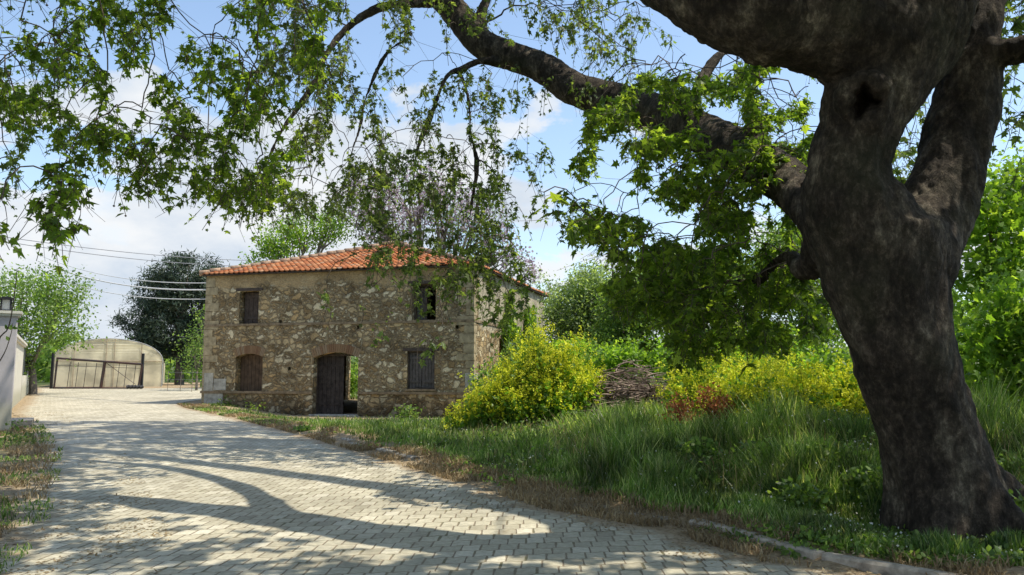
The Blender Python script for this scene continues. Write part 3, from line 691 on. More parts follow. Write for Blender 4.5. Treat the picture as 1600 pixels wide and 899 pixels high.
# dark mesh fence on the low wall
e = empty('panel_fence', (*(B + dW*0.4 - nW*0.15), float(base_h(B[1])) + 1.15), math.atan2(dW[1], dW[0])); tag(e, 'dark grey panel fence standing on the low cream wall', 'fence')
c = MB(); c.box(0, 18.4, -.012, .012, .06, 1.35); c.build('fence_panel', plain('fence_green_grey', (0.07,0.085,0.09), 0.6, 0.3), e)
for k in range(7):
    c = MB(); c.box(k*3.06-.03, k*3.06+.03, -.04, -.0125, 0.002, 1.45); c.build('post', M['metal_dark'], e)
# pillar closest to us (cut by the left edge of the frame)
def pillar(P, w, h, label):
    zb = float(base_h(P[1])); e = empty('gate_pillar', (P[0], P[1], zb), math.atan2(dW[1], dW[0])); tag(e, label, 'pillar')
    c = MB(); c.box(-w/2, w/2, -w/2, w/2, -.4, h); c.build('shaft', M['pinkshade'], e)  # shaft takes the same shade-toned render colour
    c = MB(); c.box(-w/2-.06, w/2+.06, -w/2-.06, w/2+.06, h+.002, h+.06); c.box(-w/2-.1, w/2+.1, -w/2-.1, w/2+.1, h+.062, h+.13); c.build('cap', M['cream'], e)
    return e
def lantern(P, z, label):
    e = empty('wall_lantern', (P[0], P[1], z), math.atan2(dW[1], dW[0])); tag(e, label, 'lantern', 'lanterns on the wall tops')
    c = MB(); c.box(-.13, .13, -.13, .13, 0, .04)
    for sx in (-1, 1):
        for sy in (-1, 1): c.box(sx*.105-.018, sx*.105+.018, sy*.105-.018, sy*.105+.018, .042, .30)
    c.build('lantern_frame', M['black'], e)
    c = MB(); c.box(-.085, .085, -.085, .085, .045, .295); c.build('glass', M['glassy'], e)
    c = MB(); c.box(-.17, .17, -.17, .17, .302, .345); c.box(-.1, .1, -.1, .1, .347, .38); c.build('lantern_cap', M['black'], e)
PA = place(4, 560, 20.5)[:2]
pillar(PA, 0.55, 2.92, 'pinkish grey pillar with flat cap at the left edge of the frame')
lantern(PA, float(base_h(PA[1])) + 2.92 + .132, 'black box lantern on the pillar at the left edge of the frame')
lantern(A + dW*0.7 - nW*0.22, float(base_h(A[1])) + 2.66 + .172, 'black box lantern on the near end of the tall cream wall')
lantern(B - dW*0.7 - nW*0.22, float(base_h(A[1])) + 2.66 + .172, 'black box lantern on the far end of the tall cream wall')
c = MB(); q0 = place(25, 660, 23.0)[:2]; c.obox(q0, dW, nW, 1.0, 0.42, base_h(23)-.1, base_h(23)+.13); o = c.build('concrete_slab', M['concrete'])
tag(o, 'low concrete slab lying at the foot of the cream wall', 'slab')

# ------------------------------------------------------------------ sliding gate and greenhouse
GD = 53.0
GL = place(79, 603, GD); GR = place(222, 606, GD); GL[2] = float(base_h(GD)); GR[2] = GL[2]
gw = GR[0]-GL[0]
e = empty('yard_gate', (GL[0], GD, GL[2]), 0); tag(e, 'dark rusty steel frame gate leaning slightly across the road in front of the greenhouse', 'gate')
def bar(mb, p, q, w=0.05, d=0.05):
    mb.tube([p, q], w*0.7, 4)
c = MB(); bar(c, (.25, 0, .1), (.35, 0, 2.02), .09); bar(c, (.3, 0, 2.02), (gw-.1, 0, 1.62), .10); bar(c, (.2, 0, .06), (gw-.15, 0, -.02+.05), .10); bar(c, (gw-.25, 0, .04), (gw-.05, 0, 1.62), .09)
bar(c, (gw*.55, 0, .04), (gw*.58, 0, 1.80), .14)
c.build('gate_frame', M['metal_dark'], e)
c = MB()
for fx in (.18, .27, .36, .47, .72, .80, .90): bar(c, (gw*fx, .02, .05), (gw*fx+.12, .02, 1.8 - .2*fx), .025)
bar(c, (gw*.6, -.03, 1.7), (gw*.93, -.03, .3), .025)
bar(c, (.3, .02, 1.55), (gw-.2, .02, 1.35), .02)
c.build('gate_bars', M['metal_dark'], e)
for (x, h, lab) in ((GL[0]-.05, 2.35, 'tall black steel gate post at the left end of the gate'), (GR[0]-.12, 2.3, 'black steel gate post at the right end of the gate')):
    c = MB(); c.box(x-.07, x+.07, GD+.12, GD+.26, GL[2]-.2, GL[2]+h); c.box(x-.09, x+.09, GD+.10, GD+.28, GL[2]+h+.001, GL[2]+h+.03); o = c.build('gate_post', M['black']); tag(o, lab, 'post', 'gate posts')
c = MB(); P = place(212, 604, 52.4); ico = []
for k in range(5):
    c.tube([(P[0]-.5+.22*k, 52.2, base_h(52.2)+.12), (P[0]-.32+.22*k, 52.3, base_h(52.2)+.2)], [.13, .1], 7)
tag(c.build('rubble_heap', M['black']), 'dark heap of rubble at the foot of the right gate post', 'heap')
# greenhouse
M['film'] = leafmat('greenhouse_film', (0.74,0.70,0.56), (0.74,0.70,0.56), None, 0.5, tc=(1.1,1.08,.98), rough=0.4)
g0 = place(84, 600, 57); g1 = place(252, 600, 57); gwid = g1[0]-g0[0]; gz = float(base_h(57)); gcx = (g0[0]+g1[0])/2
gh = empty('greenhouse', (gcx, 57, gz), math.radians(23)); tag(gh, 'round-topped greenhouse tunnel of yellowed plastic behind the gate', 'greenhouse')
R_ = gwid/2*0.92; side = 1.85; crown = 3.42
def prof(t):   # t 0..1 left to right
    x = -R_*math.cos(math.pi*t); return x, side + (crown-side)*math.sin(math.pi*t)**1.0
NP = 26; P = [(-R_, 0.02)] + [prof(k/NP) for k in range(NP+1)] + [(R_, 0.02)]
c = MB(); tri = tessellate_polygon([[Vector((p[0], p[1], 0)) for p in P]])
V_ = [(p[0], 0.03*math.sin(p[0]*5), p[1]) for p in P]; c.add(V_, [tuple(t) for t in tri]); c.build('end_wall', M['film'], gh)
c = MB(); L_ = 26; n = len(P); NS = 14; V_ = []
for j in range(NS+1):
    for p in P: V_.append((p[0]*(1.0 + (0.004 if j % 2 else 0)), .05 + L_*j/NS, p[1]*(1.0 + (-0.01 if j % 2 else 0))))
c.add(V_, [(j*n+k, j*n+k+1, (j+1)*n+k+1, (j+1)*n+k) for j in range(NS) for k in range(n-1)]); c.build('tunnel_film', M['film'], gh, True)
for j in range(4):
    c = MB(); yy = -.04 + j*6.5 if j else -.05
    s_ = 1.006 if j == 0 else 0.985
    c.tube([(p[0]*s_, yy, p[1]*s_ + .0) for p in P], .035, 5); c.build('hoop', plain('hoop_steel', (0.4,0.4,0.38), .5, .4), gh)
c = MB()
for x in (-R_*.62, -R_*.05, R_*.1, R_*.6): c.tube([(x, -.06, 0), (x, -.06, side + (crown-side)*math.sin(math.acos(max(-1, min(1, -x/R_))))**.85)], .03, 5)
c.tube([(-R_, -.07, side), (R_, -.07, side)], .03, 5); c.build('end_frame', plain('frame_wood', (0.38,0.31,0.22), .8, .2), gh)

# ------------------------------------------------------------------ overhead cables
def cable(a, b, sag, r, label):
    t = np.linspace(0, 1, 24)[:, None]; P = a + (b-a)*t; P[:, 2] -= (sag*4*t*(1-t))[:, 0]
    c = MB(); c.tube(P, r, 4); tag(c.build('cable', M['cable']), label, 'cable', 'overhead cables')
M['cable'] = plain('cable_sheath', (0.20,0.21,0.24), .6, .3, .1); 
cable(place(-60, 360, 44), place(470, 408, 66), .5, .022, 'upper of the two long grey cables crossing the sky at the left')
cable(place(-60, 366, 44), place(470, 416, 66), .6, .022, 'lower of the two long grey cables crossing the sky at the left')
M['cable'] = plain('cable_pale', (0.62,0.62,0.62), .5, .3, .1)
hc = H(-.05, .3, 0)
for (z, py, lab, r) in ((5.25, 398, 'topmost of the three pale cables fixed to the left corner of the stone house', .02), (4.95, 408, 'thickest, middle one of the three pale cables fixed to the stone house corner', .034), (4.55, 425, 'lowest of the three pale cables fixed to the left corner of the stone house', .02)):
    cable(place(60, py, 48), np.array([hc[0], hc[1], HB+z]), .5, r, lab)

# ------------------------------------------------------------------ vegetation builders
def tree(name, base, blobs, lmat, bmat, label, cat, leaf=0.14, nsprig=500, per=14, tpl=QUAD, spread=0.35, trunk_r=0.15, shell=0.55,
         droop=0.0, seed=1, group=None, extra=None, nbr=26, crown_name='crown', lean=(0, 0), up=0.3):
    """blobs: (px, py, rx_px, ry_px, D, depth_scale)"""
    rng = np.random.default_rng(seed); base = np.asarray(base, float)
    e = empty(name, base); tag(e, label, cat, group)
    BL = []
    for b_ in blobs:
        c = place(b_[0], b_[1], b_[4]); s = b_[4]/FOC; BL.append((c - base, np.array([b_[2]*s, b_[2]*s*b_[5], b_[3]*s])))
    areas = np.array([b_[1][0]*b_[1][2] for b_ in BL]); pr = areas/areas.sum()
    idx = rng.choice(len(BL), nsprig, p=pr)
    d = rng.normal(size=(nsprig, 3)); d /= np.linalg.norm(d, axis=1)[:, None]
    rr = rng.uniform(0, 1, nsprig)**(1/3.0); rr = shell + (1-shell)*rr; rr *= rng.uniform(.75, 1.08, nsprig)
    C = np.array([BL[i][0] for i in idx]) + d*rr[:, None]*np.array([BL[i][1] for i in idx])
    keep = np.array([mnoise.noise(Vector(c*1.1/ max(.4, areas.max()**.5*.5))) for c in C]) > -0.22
    C = C[keep & (C[:, 2] > 0.05)]
    n = len(C)
    if n:
        off = rng.normal(size=(n, per, 3))*spread*np.array([1, 1, .8]); P = (C[:, None, :] + off).reshape(-1, 3)
        P = P[P[:, 2] > .03]
        k = len(P); Yd = rng.normal(size=(k, 3)); Yd[:, 2] -= droop; Nd = rng.normal(size=(k, 3)); Nd[:, 2] += 1.0
        mb = MB(); leaves(mb, P, Yd, Nd, leaf*rng.uniform(.6, 1.35, k), tpl); mb.build(crown_name, lmat, e)
    if extra:
        emat, frac, esz, ename = extra
        sel = C[rng.uniform(size=n) < frac]; P = (sel[:, None, :] + rng.normal(size=(len(sel), 16, 3))*spread*np.array([.45, .45, .9]) + np.array([0, 0, spread*.6])).reshape(-1, 3)
        k = len(P); mb = MB(); leaves(mb, P, rng.normal(size=(k, 3)), rng.normal(size=(k, 3)), esz*rng.uniform(.6, 1.3, k), PETAL); mb.build(ename, emat, e)
    # trunk, limbs and twigs
    mb = MB(); top = np.mean([b_[0] for b_ in BL], axis=0); k = 0
    fork = np.array([top[0]*.35 + lean[0], top[1]*.35 + lean[1], max(.25, top[2]*.42)])
    mb.tube(catmull([(0, 0, -.25), (fork[0]*.4, fork[1]*.3, fork[2]*.5), fork], 5), np.linspace(trunk_r*1.25, trunk_r*.75, 11), 8)
    for (c, r_) in BL:
        e_ = c + np.array([0, 0, r_[2]*.55]); m_ = fork*.4 + c*.6 + rng.normal(size=3)*r_*.15
        mb.tube(catmull([fork - (0, 0, fork[2]*.12), m_, e_], 5), np.linspace(trunk_r*.62, trunk_r*.1, 11), 6)
    for q_ in range(min(nbr, n)):
        t_ = C[rng.integers(n)]; b0 = BL[int(np.argmin([np.linalg.norm(t_-c) for c, _ in BL]))][0]; s0 = fork*(1-.75) + b0*.75 if rng.random() < .5 else fork*.5 + b0*.5
        mb.tube(bez(s0, (s0+t_)/2 + np.array([0, 0, np.linalg.norm(t_-s0)*.12*up]), t_, 5), np.linspace(trunk_r*.28, trunk_r*.05, 5), 4)
    mb.build('trunk', bmat, e)
    return e
def gp(px, D, dz=0.0):
    x = place(px, 500, D)[0]; return np.array([x, D, G(x, D) + dz])

# ------------------------------------------------------------------ the big plane tree
plane = empty('plane_tree', (4.75, 8.2, G(4.75, 8.2))); tag(plane, 'huge old plane tree with a forked hollow-knotted trunk and leafy boughs arching over the road', 'tree')
pb = np.array(plane.location)
def limb(spec, per=5):
    P = []; R = []
    for (px, py, D, w) in spec: P.append(place(px, py, D)); R.append(w/2/FOC*D)
    Pc = catmull(P, per); Rc = catmull([(r, 0, 0) for r in R], per)[:, 0]
    return Pc, np.maximum(Rc, .02)
LIMBS = [
 limb([(1500,930,8.1,240),(1492,850,8.1,192),(1480,770,8.1,165),(1460,700,8.1,156),(1440,640,8.05,150),(1414,560,8.0,152),(1392,480,8.0,166),(1376,420,8.0,184),(1368,360,8.0,196)]),
 limb([(1372,400,8.0,180),(1333,330,7.9,165),(1322,270,7.85,128),(1343,200,7.8,122),(1372,120,7.8,155),(1405,40,7.9,200),(1430,-60,8.1,190),(1450,-200,8.6,150),(1440,-420,9.4,100),(1400,-700,10.2,60)]),
 limb([(1405,420,8.1,160),(1455,340,8.3,112),(1484,270,8.4,104),(1502,190,8.5,102),(1512,120,8.5,96),(1528,50,8.5,70),(1545,-40,8.6,62),(1580,-200,8.9,50),(1640,-420,9.3,30)]),
 limb([(1500,100,8.5,80),(1550,85,8.3,52),(1610,72,8.1,48),(1700,30,7.8,40),(1820,-60,7.2,26)]),
 limb([(1380,70,7.8,185),(1290,38,7.6,160),(1200,20,7.5,152),(1120,-5,7.7,142),(1040,-45,8.1,125),(940,-100,8.7,105),(800,-140,9.4,80),(640,-165,10.2,60),(480,-190,10.6,42),(300,-200,10.4,30),(120,-180,9.8,20)]),
 limb([(1340,420,8.2,100),(1290,350,8.7,82),(1235,290,9.8,74),(1160,240,11.5,68),(1090,205,13.2,64),(1020,175,14.8,62),(960,160,15.8,60),(900,140,16.4,55),(850,108,16.8,50),(800,88,17.2,47),(755,70,17.5,50),(715,25,17.8,46),(680,-20,18.0,44),(630,-90,18.2,34),(560,-190,18.5,22)]),
 limb([(700,0,17.9,26),(640,6,17.6,15),(590,14,17.2,14),(545,42,17.0,13),(508,88,16.8,12),(492,130,16.6,10),(440,205,16.4,7),(415,260,16.2,4)]),
 limb([(752,60,17.5,26),(752,25,17.6,18),(764,-10,17.8,14),(790,-80,18.2,10)]),
 limb([(790,100,17.2,20),(752,96,17.0,13),(722,108,16.8,11),(697,122,16.6,10),(672,185,16.5,8),(652,235,16.3,7),(646,300,16.2,5),(655,350,16.1,4)]),
 limb([(715,108,16.8,9),(731,150,16.5,6),(736,210,16.3,6),(745,260,16.2,7),(735,330,16.1,4)]),
 limb([(640,60,17.6,7),(604,84,17.3,6),(572,152,17,5),(562,200,16.8,5),(545,250,16.7,4)]),
 limb([(940,-100,8.7,60),(820,-60,11,36),(700,-80,13,28),(560,-100,14,20)]),
 limb([(1235,290,9.8,46),(1180,262,10.4,20),(1120,250,11,14),(1060,262,11.4,8)]),
 limb([(1290,365,8.6,70),(1262,420,9.0,38),(1225,400,9.8,20),(1180,440,10.5,14),(1130,440,11.0,9)]),
 limb([(1085,205,13.2,50),(1075,180,13.2,38),(1085,150,13.2,22),(1120,90,13.4,14),(1180,60,13.8,9)]),
 limb([(1170,235,11.3,45),(1180,190,11.3,26),(1178,170,11.3,22)]),
 limb([(1450,-200,8.6,90),(1250,-380,10.5,60),(1000,-480,13,42),(760,-520,16,26)]),
 limb([(1440,-300,9,70),(1380,-420,12,50),(1280,-420,15,36),(1150,-380,18,22)]),
 limb([(1415,-100,8,80),(1250,-300,6.6,60),(1000,-600,5.6,44),(700,-800,5.2,30)]),
 # roots
 limb([(1490,740,8.0,110),(1538,778,7.85,84),(1578,806,7.7,58),(1625,832,7.5,34),(1680,862,7.3,22)]),
 limb([(1520,760,8.3,100),(1580,800,8.5,64),(1650,850,8.6,30)]),
]
mb = MB(); wood_nodes = []
for P, R in LIMBS:
    keep = R > .055
    mb.tube(P, R, 14)
    for p, r_ in zip(P, R): wood_nodes.append((p, r_))
knot = place(1352, 158, 7.42); ktow = (np.array([0, 0, CAM_H]) - knot); ktow /= np.linalg.norm(ktow); kside = np.cross(ktow, (0, 0, 1)); kside /= np.linalg.norm(kside); kup = np.cross(kside, ktow)
t_ = np.linspace(0, 2*np.pi, 17)
kr = knot - ktow*0.06
mb.tube(kr + ktow*.06 + (np.cos(t_)[:, None]*kside*.17 + np.sin(t_)[:, None]*kup*.22), .10 + .03*np.sin(t_*3 + 1), 8, False)
bx_ = place(1262, 300, 7.85); mb.tube([bx_ + (.12, .05, .0), bx_ + (.03, 0, .0)], [.30, .17], 10)
wme = mb.mesh('wood'); wo_ = bpy.data.objects.new('wood_tmp', wme); COL.objects.link(wo_)
rm = wo_.modifiers.new('r', 'REMESH'); rm.mode = 'VOXEL'; rm.voxel_size = 0.032
smd = wo_.modifiers.new('s', 'SMOOTH'); smd.iterations = 5; smd.factor = 0.6
dg = bpy.context.evaluated_depsgraph_get(); tm = bpy.data.meshes.new_from_object(wo_.evaluated_get(dg))
bpy.data.objects.remove(wo_)
nv = len(tm.vertices); co = np.zeros(nv*3, np.float32); tm.vertices.foreach_get('co', co); co = co.reshape(-1, 3).astype(float)
no = np.zeros(nv*3, np.float32); tm.vertices.foreach_get('normal', no); no = no.reshape(-1, 3)
for k in range(nv):
    p = co[k]; v = Vector(p); z = Vector((p[0]*1.6, p[1]*1.6, p[2]*.8))
    a_ = mnoise.noise(z)*.07 + mnoise.noise(Vector((p[0]*5, p[1]*5, p[2]*1.9)))*.034 + (abs(mnoise.noise(Vector((p[0]*9, p[1]*9, p[2]*2.6))))-.2)*.035 + mnoise.noise(Vector((p[0]*17, p[1]*17, p[2]*8)))*.014
    near = 1.0 if p[1] < 10 else .5
    # fluting towards the root flare
    fl = max(0, 1 - (p[2]-.3)/1.6) if p[1] < 11 else 0
    ang = math.atan2(p[1]-8.2, p[0]-4.6); a_ += fl*.045*math.sin(ang*7 + p[2]*1.5)
    co[k] += no[k]*a_*near
d_ = co - kr; kk = np.stack([d_@kside, d_@kup], 1); dep = d_@ktow; rad = np.hypot(kk[:, 0]*1.1 - .02 + .25*kk[:, 1], kk[:, 1]*.9)*(1 + .3*np.sin(np.arctan2(kk[:, 1], kk[:, 0])*3 + 1) + .16*np.sin(np.arctan2(kk[:, 1], kk[:, 0])*7)); sel = (np.linalg.norm(d_, axis=1) < .5) & (dep > -.3)
push = .42*(1 - sm(.05, .115, rad))*sel; co -= push[:, None]*ktow
tm.vertices.foreach_set('co', (co - pb).astype(np.float32).reshape(-1)); tm.polygons.foreach_set('use_smooth', np.ones(len(tm.polygons), bool)); tm.update()
tm.name = 'trunk'; link('trunk', tm, M['bark'], plane)
print('wood verts', nv)

# sprays: image regions with depth ranges say where the foliage hangs
def in_poly(P, poly):
    x, y = P[:, 0], P[:, 1]; c = np.zeros(len(P), bool); n = len(poly); j = n-1
    for i in range(n):
        xi, yi = poly[i]; xj, yj = poly[j]
        m_ = ((yi > y) != (yj > y)) & (x < (xj-xi)*(y-yi)/((yj-yi) + 1e-9) + xi); c ^= m_; j = i
    return c
def sample(poly, D0, D1, n, seed, clump=0.0, cs=60.0, bias=1.0):
    rng = np.random.default_rng(seed); poly = np.array(poly, float); out = []
    lo, hi = poly.min(0), poly.max(0)
    while len(out) < n:
        Q = rng.uniform(lo, hi, (400, 2)); Q = Q[in_poly(Q, poly)]
        for q in Q:
            if clump and mnoise.noise(Vector((q[0]/cs, q[1]/cs, seed*3.1))) < clump*rng.uniform(.3, 1.3) - .12: continue
            out.append(place(q[0], q[1], D0 + (D1-D0)*rng.random()**bias))
            if len(out) >= n: break
    return np.array(out)
def shadow_xy(P): return P[:, 0] - P[:, 2]*sd.x/sd.z, P[:, 1] - P[:, 2]*sd.y/sd.z
def shade_canopy(n, seed):  # unseen upper crown, its sprays shaped by where their shade should fall
    rng = np.random.default_rng(seed); out = []
    while len(out) < n:
        y = rng.uniform(-5.0, 23.0, 500); x = rng.uniform(-9, 12, 500); z = np.maximum(7.5, 2.4 + y*.50) + rng.uniform(0, 3.5, 500)
        P = np.stack([x, y, z], 1); sx, sy = shadow_xy(P)
        lit = np.zeros(500, bool)
        prob = np.full(500, .03)
        prob = np.where((sy < 8.0) & (sx > -6), .95, prob)
        prob = np.where((y < 4), .8, prob)                                   # over and behind the viewer, added to block sky light
        prob = np.where((sy > 15.6) & (sy < 24) & (sx > left_edge(sy)-1) & (sx < right_edge(sy)+.5), .95, prob)
        prob = np.where((sx > right_edge(sy) + 1.2) & (sy < 12.5), 1.0, prob)                 # grass round the trunk
        prob = np.where((sx > 3.2) & (sy < 13), 1.0, prob)
        prob = np.where((sy > 9.2) & (sy < 14.5) & (sx > left_edge(sy) + .8) & (sx < right_edge(sy) + .6), .0, prob)
        prob = np.where((sx < left_edge(sy) + .8) & (sy > 7) & (sy < 16), .55, prob)
        mx = x - (z-4)*.53; prob = np.where((mx > -1) & (mx < 6.0) & (y > 8.8), prob*np.where((sy < 11.8) & (sx > right_edge(sy) + 1.2), .6, .12), prob)
        cl = np.array([mnoise.noise(Vector((a*.55, b*.55, 4.2))) for a, b in zip(sx, sy)])
        prob = prob*np.where(cl > -.2, 1, .15)
        for p in P[rng.uniform(size=500) < prob]: out.append(p)
    return np.array(out[:n])
SP = []   # (points, leaf size, leaves per spray, droop length, far?)
# near left: big leaves hanging in from above
SP.append((sample([(-60,-60),(520,-60),(505,60),(470,150),(470,280),(430,320),(385,300),(330,255),(280,235),(215,225),(180,200),(130,235),(30,205),(-60,150)], 8.6, 12.2, 800, 11, .2), .072, 13, .45, 0))
SP.append((sample([(140,190),(215,190),(300,255),(255,290),(200,285),(150,240)], 8.8, 10, 70, 12), .075, 11, .5, 0))
SP.append((sample([(60,250),(135,230),(130,330),(120,372),(75,360),(50,300)], 8.2, 9.0, 40, 13), .09, 10, .6, 0))
SP.append((sample([(300,250),(420,270),(420,330),(400,345),(300,290)], 9, 11, 80, 14), .07, 11, .5, 0))
SP.append((sample([(-60,0),(40,20),(50,140),(30,310),(-60,330)], 11, 14, 60, 15), .09, 8, .5, 1))
SP.append((sample([(-20,340),(15,350),(12,366),(-20,370)], 7.2, 7.6, 4, 16), .12, 5, .4, 0))
# middle: fine leaves further off, in front of the house
SP.append((sample([(400,-40),(640,-40),(640,60),(560,60),(520,130),(500,330),(440,330),(400,200)], 12, 17.5, 420, 21, .22), .075, 13, .65, 1))
SP.append((sample([(500,110),(800,100),(860,60),(1000,120),(880,170),(850,300),(800,330),(760,340),(600,280),(520,330)], 14.5, 18, 360, 22, .28, 40), .076, 13, .7, 1))
SP.append((sample([(530,250),(620,240),(780,260),(815,330),(810,420),(760,470),(700,440),(640,430),(560,405),(500,330)], 14, 17.5, 360, 23, .22, 32), .082, 13, .7, 1))
SP.append((sample([(700,380),(800,370),(835,420),(820,470),(790,510),(740,470),(690,450)], 14, 16, 60, 24, .1, 30), .10, 9, .8, 1))
SP.append((sample([(505,455),(540,455),(525,500),(508,500)], 14, 15, 4, 25), .10, 6, .6, 1))
SP.append((sample([(560,380),(640,400),(610,520),(565,520)], 14, 15, 9, 26), .09, 6, .6, 1))
SP.append((sample([(660,525),(705,525),(700,545),(665,545)], 13.5, 14, 4, 27), .10, 6, .6, 1))
SP.append((sample([(640,430),(700,430),(700,480),(650,500)], 14, 15.5, 14, 28), .095, 7, .6, 1))
SP.append((sample([(640,-60),(980,-60),(1000,20),(1060,60),(980,110),(860,60),(700,60)], 13, 18, 260, 29, .2, 50), .078, 9, .6, 1))
# right of the middle: dense boughs
SP.append((sample([(920,150),(1000,120),(1060,70),(1270,110),(1285,250),(1240,340),(1285,430),(1300,520),(1200,545),(1090,530),(1050,560),(1000,520),(950,470),(925,380),(880,360),(900,250)], 9.8, 14.5, 1550, 31, .25, 55), .082, 12, .3, 0))
SP.append((sample([(835,300),(900,290),(930,360),(880,360),(840,345)], 9.5, 10.5, 9, 32), .11, 6, .4, 0))
SP.append((sample([(990,170),(1180,190),(1275,300),(1200,330),(1060,290),(980,230)], 9.4, 11, 140, 33, .1, 50), .09, 10, .3, 0))
SP.append((sample([(1000,330),(1250,330),(1280,520),(1080,560),(1000,500)], 9.2, 12.5, 480, 34, .22, 55), .085, 12, .3, 0))
# behind the trunk and at the right edge
SP.append((sample([(1380,100),(1450,120),(1440,330),(1400,330),(1370,200)], 11, 15, 60, 41), .10, 8, .6, 1))
SP.append((sample([(1540,-60),(1660,-60),(1660,330),(1560,270),(1550,180)], 9.5, 13, 100, 42, .1, 50), .105, 8, .6, 1))
SP.append((shade_canopy(8200, 51), .17, 12, .5, 2))  # unseen overhead sprays, put in for the shade they cast

nodes = [p for (p, r_) in wood_nodes if r_ < .42]; nrad = [r_ for (p, r_) in wood_nodes if r_ < .42]
NP_ = np.array(nodes); NR = np.array(nrad)
twigs = MB(); rng = np.random.default_rng(77)
near_l = MB(); far_l = MB()
def connect(t, drp, r_end, kmin=1):
    """grow a twig from the nearest wood that lies rather above the tip"""
    global NP_, NR
    d = NP_ - t; dist = np.linalg.norm(d, axis=1); cost = dist + np.where(d[:, 2] < 0, -d[:, 2]*1.3, 0) - np.minimum(d[:, 2], 1.0)*.25*(d[:, 2] > 0)
    i = int(np.argmin(cost)); s = NP_[i]; L = np.linalg.norm(s-t)
    mid = s*.45 + t*.55 + np.array([0, 0, .16*L + min(.25, .1*L)]) + rng.normal(size=3)*.09*L
    n = 4 if L < .6 else (6 if L < 2 else 10)
    P = bez(s, mid, t, n)
    if L > .5: P[1:-1] += rng.normal(size=(n-2, 3))*.022*min(L, 2.5)
    r0 = min(NR[i]*.7, .0055 + .0105*L); r0 = max(r0, r_end)
    R = np.linspace(r0, r_end, n)
    twigs.tube(P, R, 5 if r0 > .012 else 3, False)
    NP_ = np.vstack([NP_, P[1:]]); NR = np.concatenate([NR, R[1:]])
    return P
# bigger secondary branches first: a thinned subset of every cloud, raised a little
allc = [(a_, dr) for (a_, _, _, dr, _) in SP]
sec = np.concatenate([a_[::9] + np.array([0, 0, .25]) for a_, _ in allc])
dd = [np.min(np.linalg.norm(np.array(nodes) - p, axis=1)) for p in sec]
for j in np.argsort(dd): connect(sec[j], .3, .009)
for (pts, ls, per0, drp, far) in SP:
    dd = np.array([np.min(np.linalg.norm(NP_[:4000] - p, axis=1)) for p in pts])
    for j in np.argsort(dd):
        P = connect(pts[j], drp, .0022)
        # the hanging end of the twig
        h = drp*rng.uniform(.15, 1.0)**1.3; tip = P[-1] + np.array([rng.normal()*.3*h + rng.normal()*.08, rng.normal()*.3*h + rng.normal()*.08, -h])
        Q = bez(P[-1], P[-1] + (P[-1]-P[-2])*.6 + (0, 0, -.1*h), tip, 4); twigs.tube(Q, .0042 if far == 0 else .005, 3, False)
        if far < 2 and rng.random() < .22:
            for _ in range(2):
                q0 = P[rng.integers(len(P)//2, len(P))]; h2 = drp*rng.uniform(.5, 1.4); twigs.tube(bez(q0, q0 + rng.normal(size=3)*.12, q0 + (rng.normal()*.25, rng.normal()*.25, -h2*.7), 5), [.005, .004, .0035, .003, .002], 3, False)
        A_ = np.vstack([P[len(P)//2:], Q[1:]])
        per = int(np.clip(rng.normal(per0, per0*.35), 3, per0*1.8))
        seg = rng.integers(0, len(A_)-1, per); f = rng.random(per)[:, None]; C = A_[seg]*(1-f) + A_[seg+1]*f
        out = rng.normal(size=(per, 3)); out[:, 2] *= .5; out /= np.linalg.norm(out, axis=1)[:, None]
        C = C + out*rng.uniform(.0, .05, (per, 1)); Yd = out.copy(); Yd[:, 2] -= rng.uniform(.0, .8, per)
        Nd = rng.normal(size=(per, 3))*.55; Nd[:, 2] += 1.0
        S = ls*np.clip(rng.lognormal(-.12, .38, per), .35, 1.7)
        mb_ = near_l if far == 0 else far_l; cut = per//2
        leaves(mb_, C[:cut] - pb, Yd[:cut], Nd[:cut], S[:cut], LOBED if far < 2 else OVAL)
        leaves(mb_, C[cut:] - pb, Yd[cut:], Nd[cut:], S[cut:], LCURL if far < 2 else OVAL)
        if rng.random() < .10 and far < 2:
            q_ = Q[-1]; twigs.tube([q_ + (0, 0, .0), q_ + (0, 0, -.012), q_ + (0, 0, -.024)], [.004, .016, .005], 6)
for v_ in twigs.v: v_ -= pb
twigs.build('branches', M['twig'], plane, True)
near_l.build('crown', M['plane_leaf'], plane); far_l.build('crown', M['plane_leaf_far'], plane)
print('twig verts', twigs.n, 'leaves', near_l.n//12, far_l.n//12)

# ------------------------------------------------------------------ other trees and bushes
tree('walnut_tree', gp(60, 44), [(35,478,75,62,44,1),(98,452,42,32,44,1),(95,505,46,46,43,1),(-30,500,60,70,45,1),(15,560,36,34,43,1)], M['leaf_mid'], M['greybark'],
     'pale green broadleaf tree rising behind the cream wall at the far left', 'tree', .17, 1500, 14, seed=1, trunk_r=.2, spread=.42, shell=.3)
tree('pine_tree', gp(285, 64), [(295,428,58,28,64,1),(335,450,40,30,63,1),(255,462,48,34,64,1),(305,480,62,40,64,1),(215,500,34,20,63,1),(270,520,56,38,64,1),(325,530,50,48,64,1),(240,540,30,24,64,1)], M['leaf_pine'], M['greybark'],
     'large dark pine tree between the greenhouse and the stone house', 'tree', .36, 820, 70, seed=2, trunk_r=.32, spread=.36, tpl=NEEDLE, nbr=60, shell=.55)
tree('young_tree', gp(312, 50), [(308,560,24,34,50,1),(318,500,12,30,50,1),(300,540,18,30,50,1)], M['leaf_mid'], M['greybark'],
     'slim green young tree against the dark pine by the house corner', 'tree', .16, 170, 12, seed=3, trunk_r=.07)
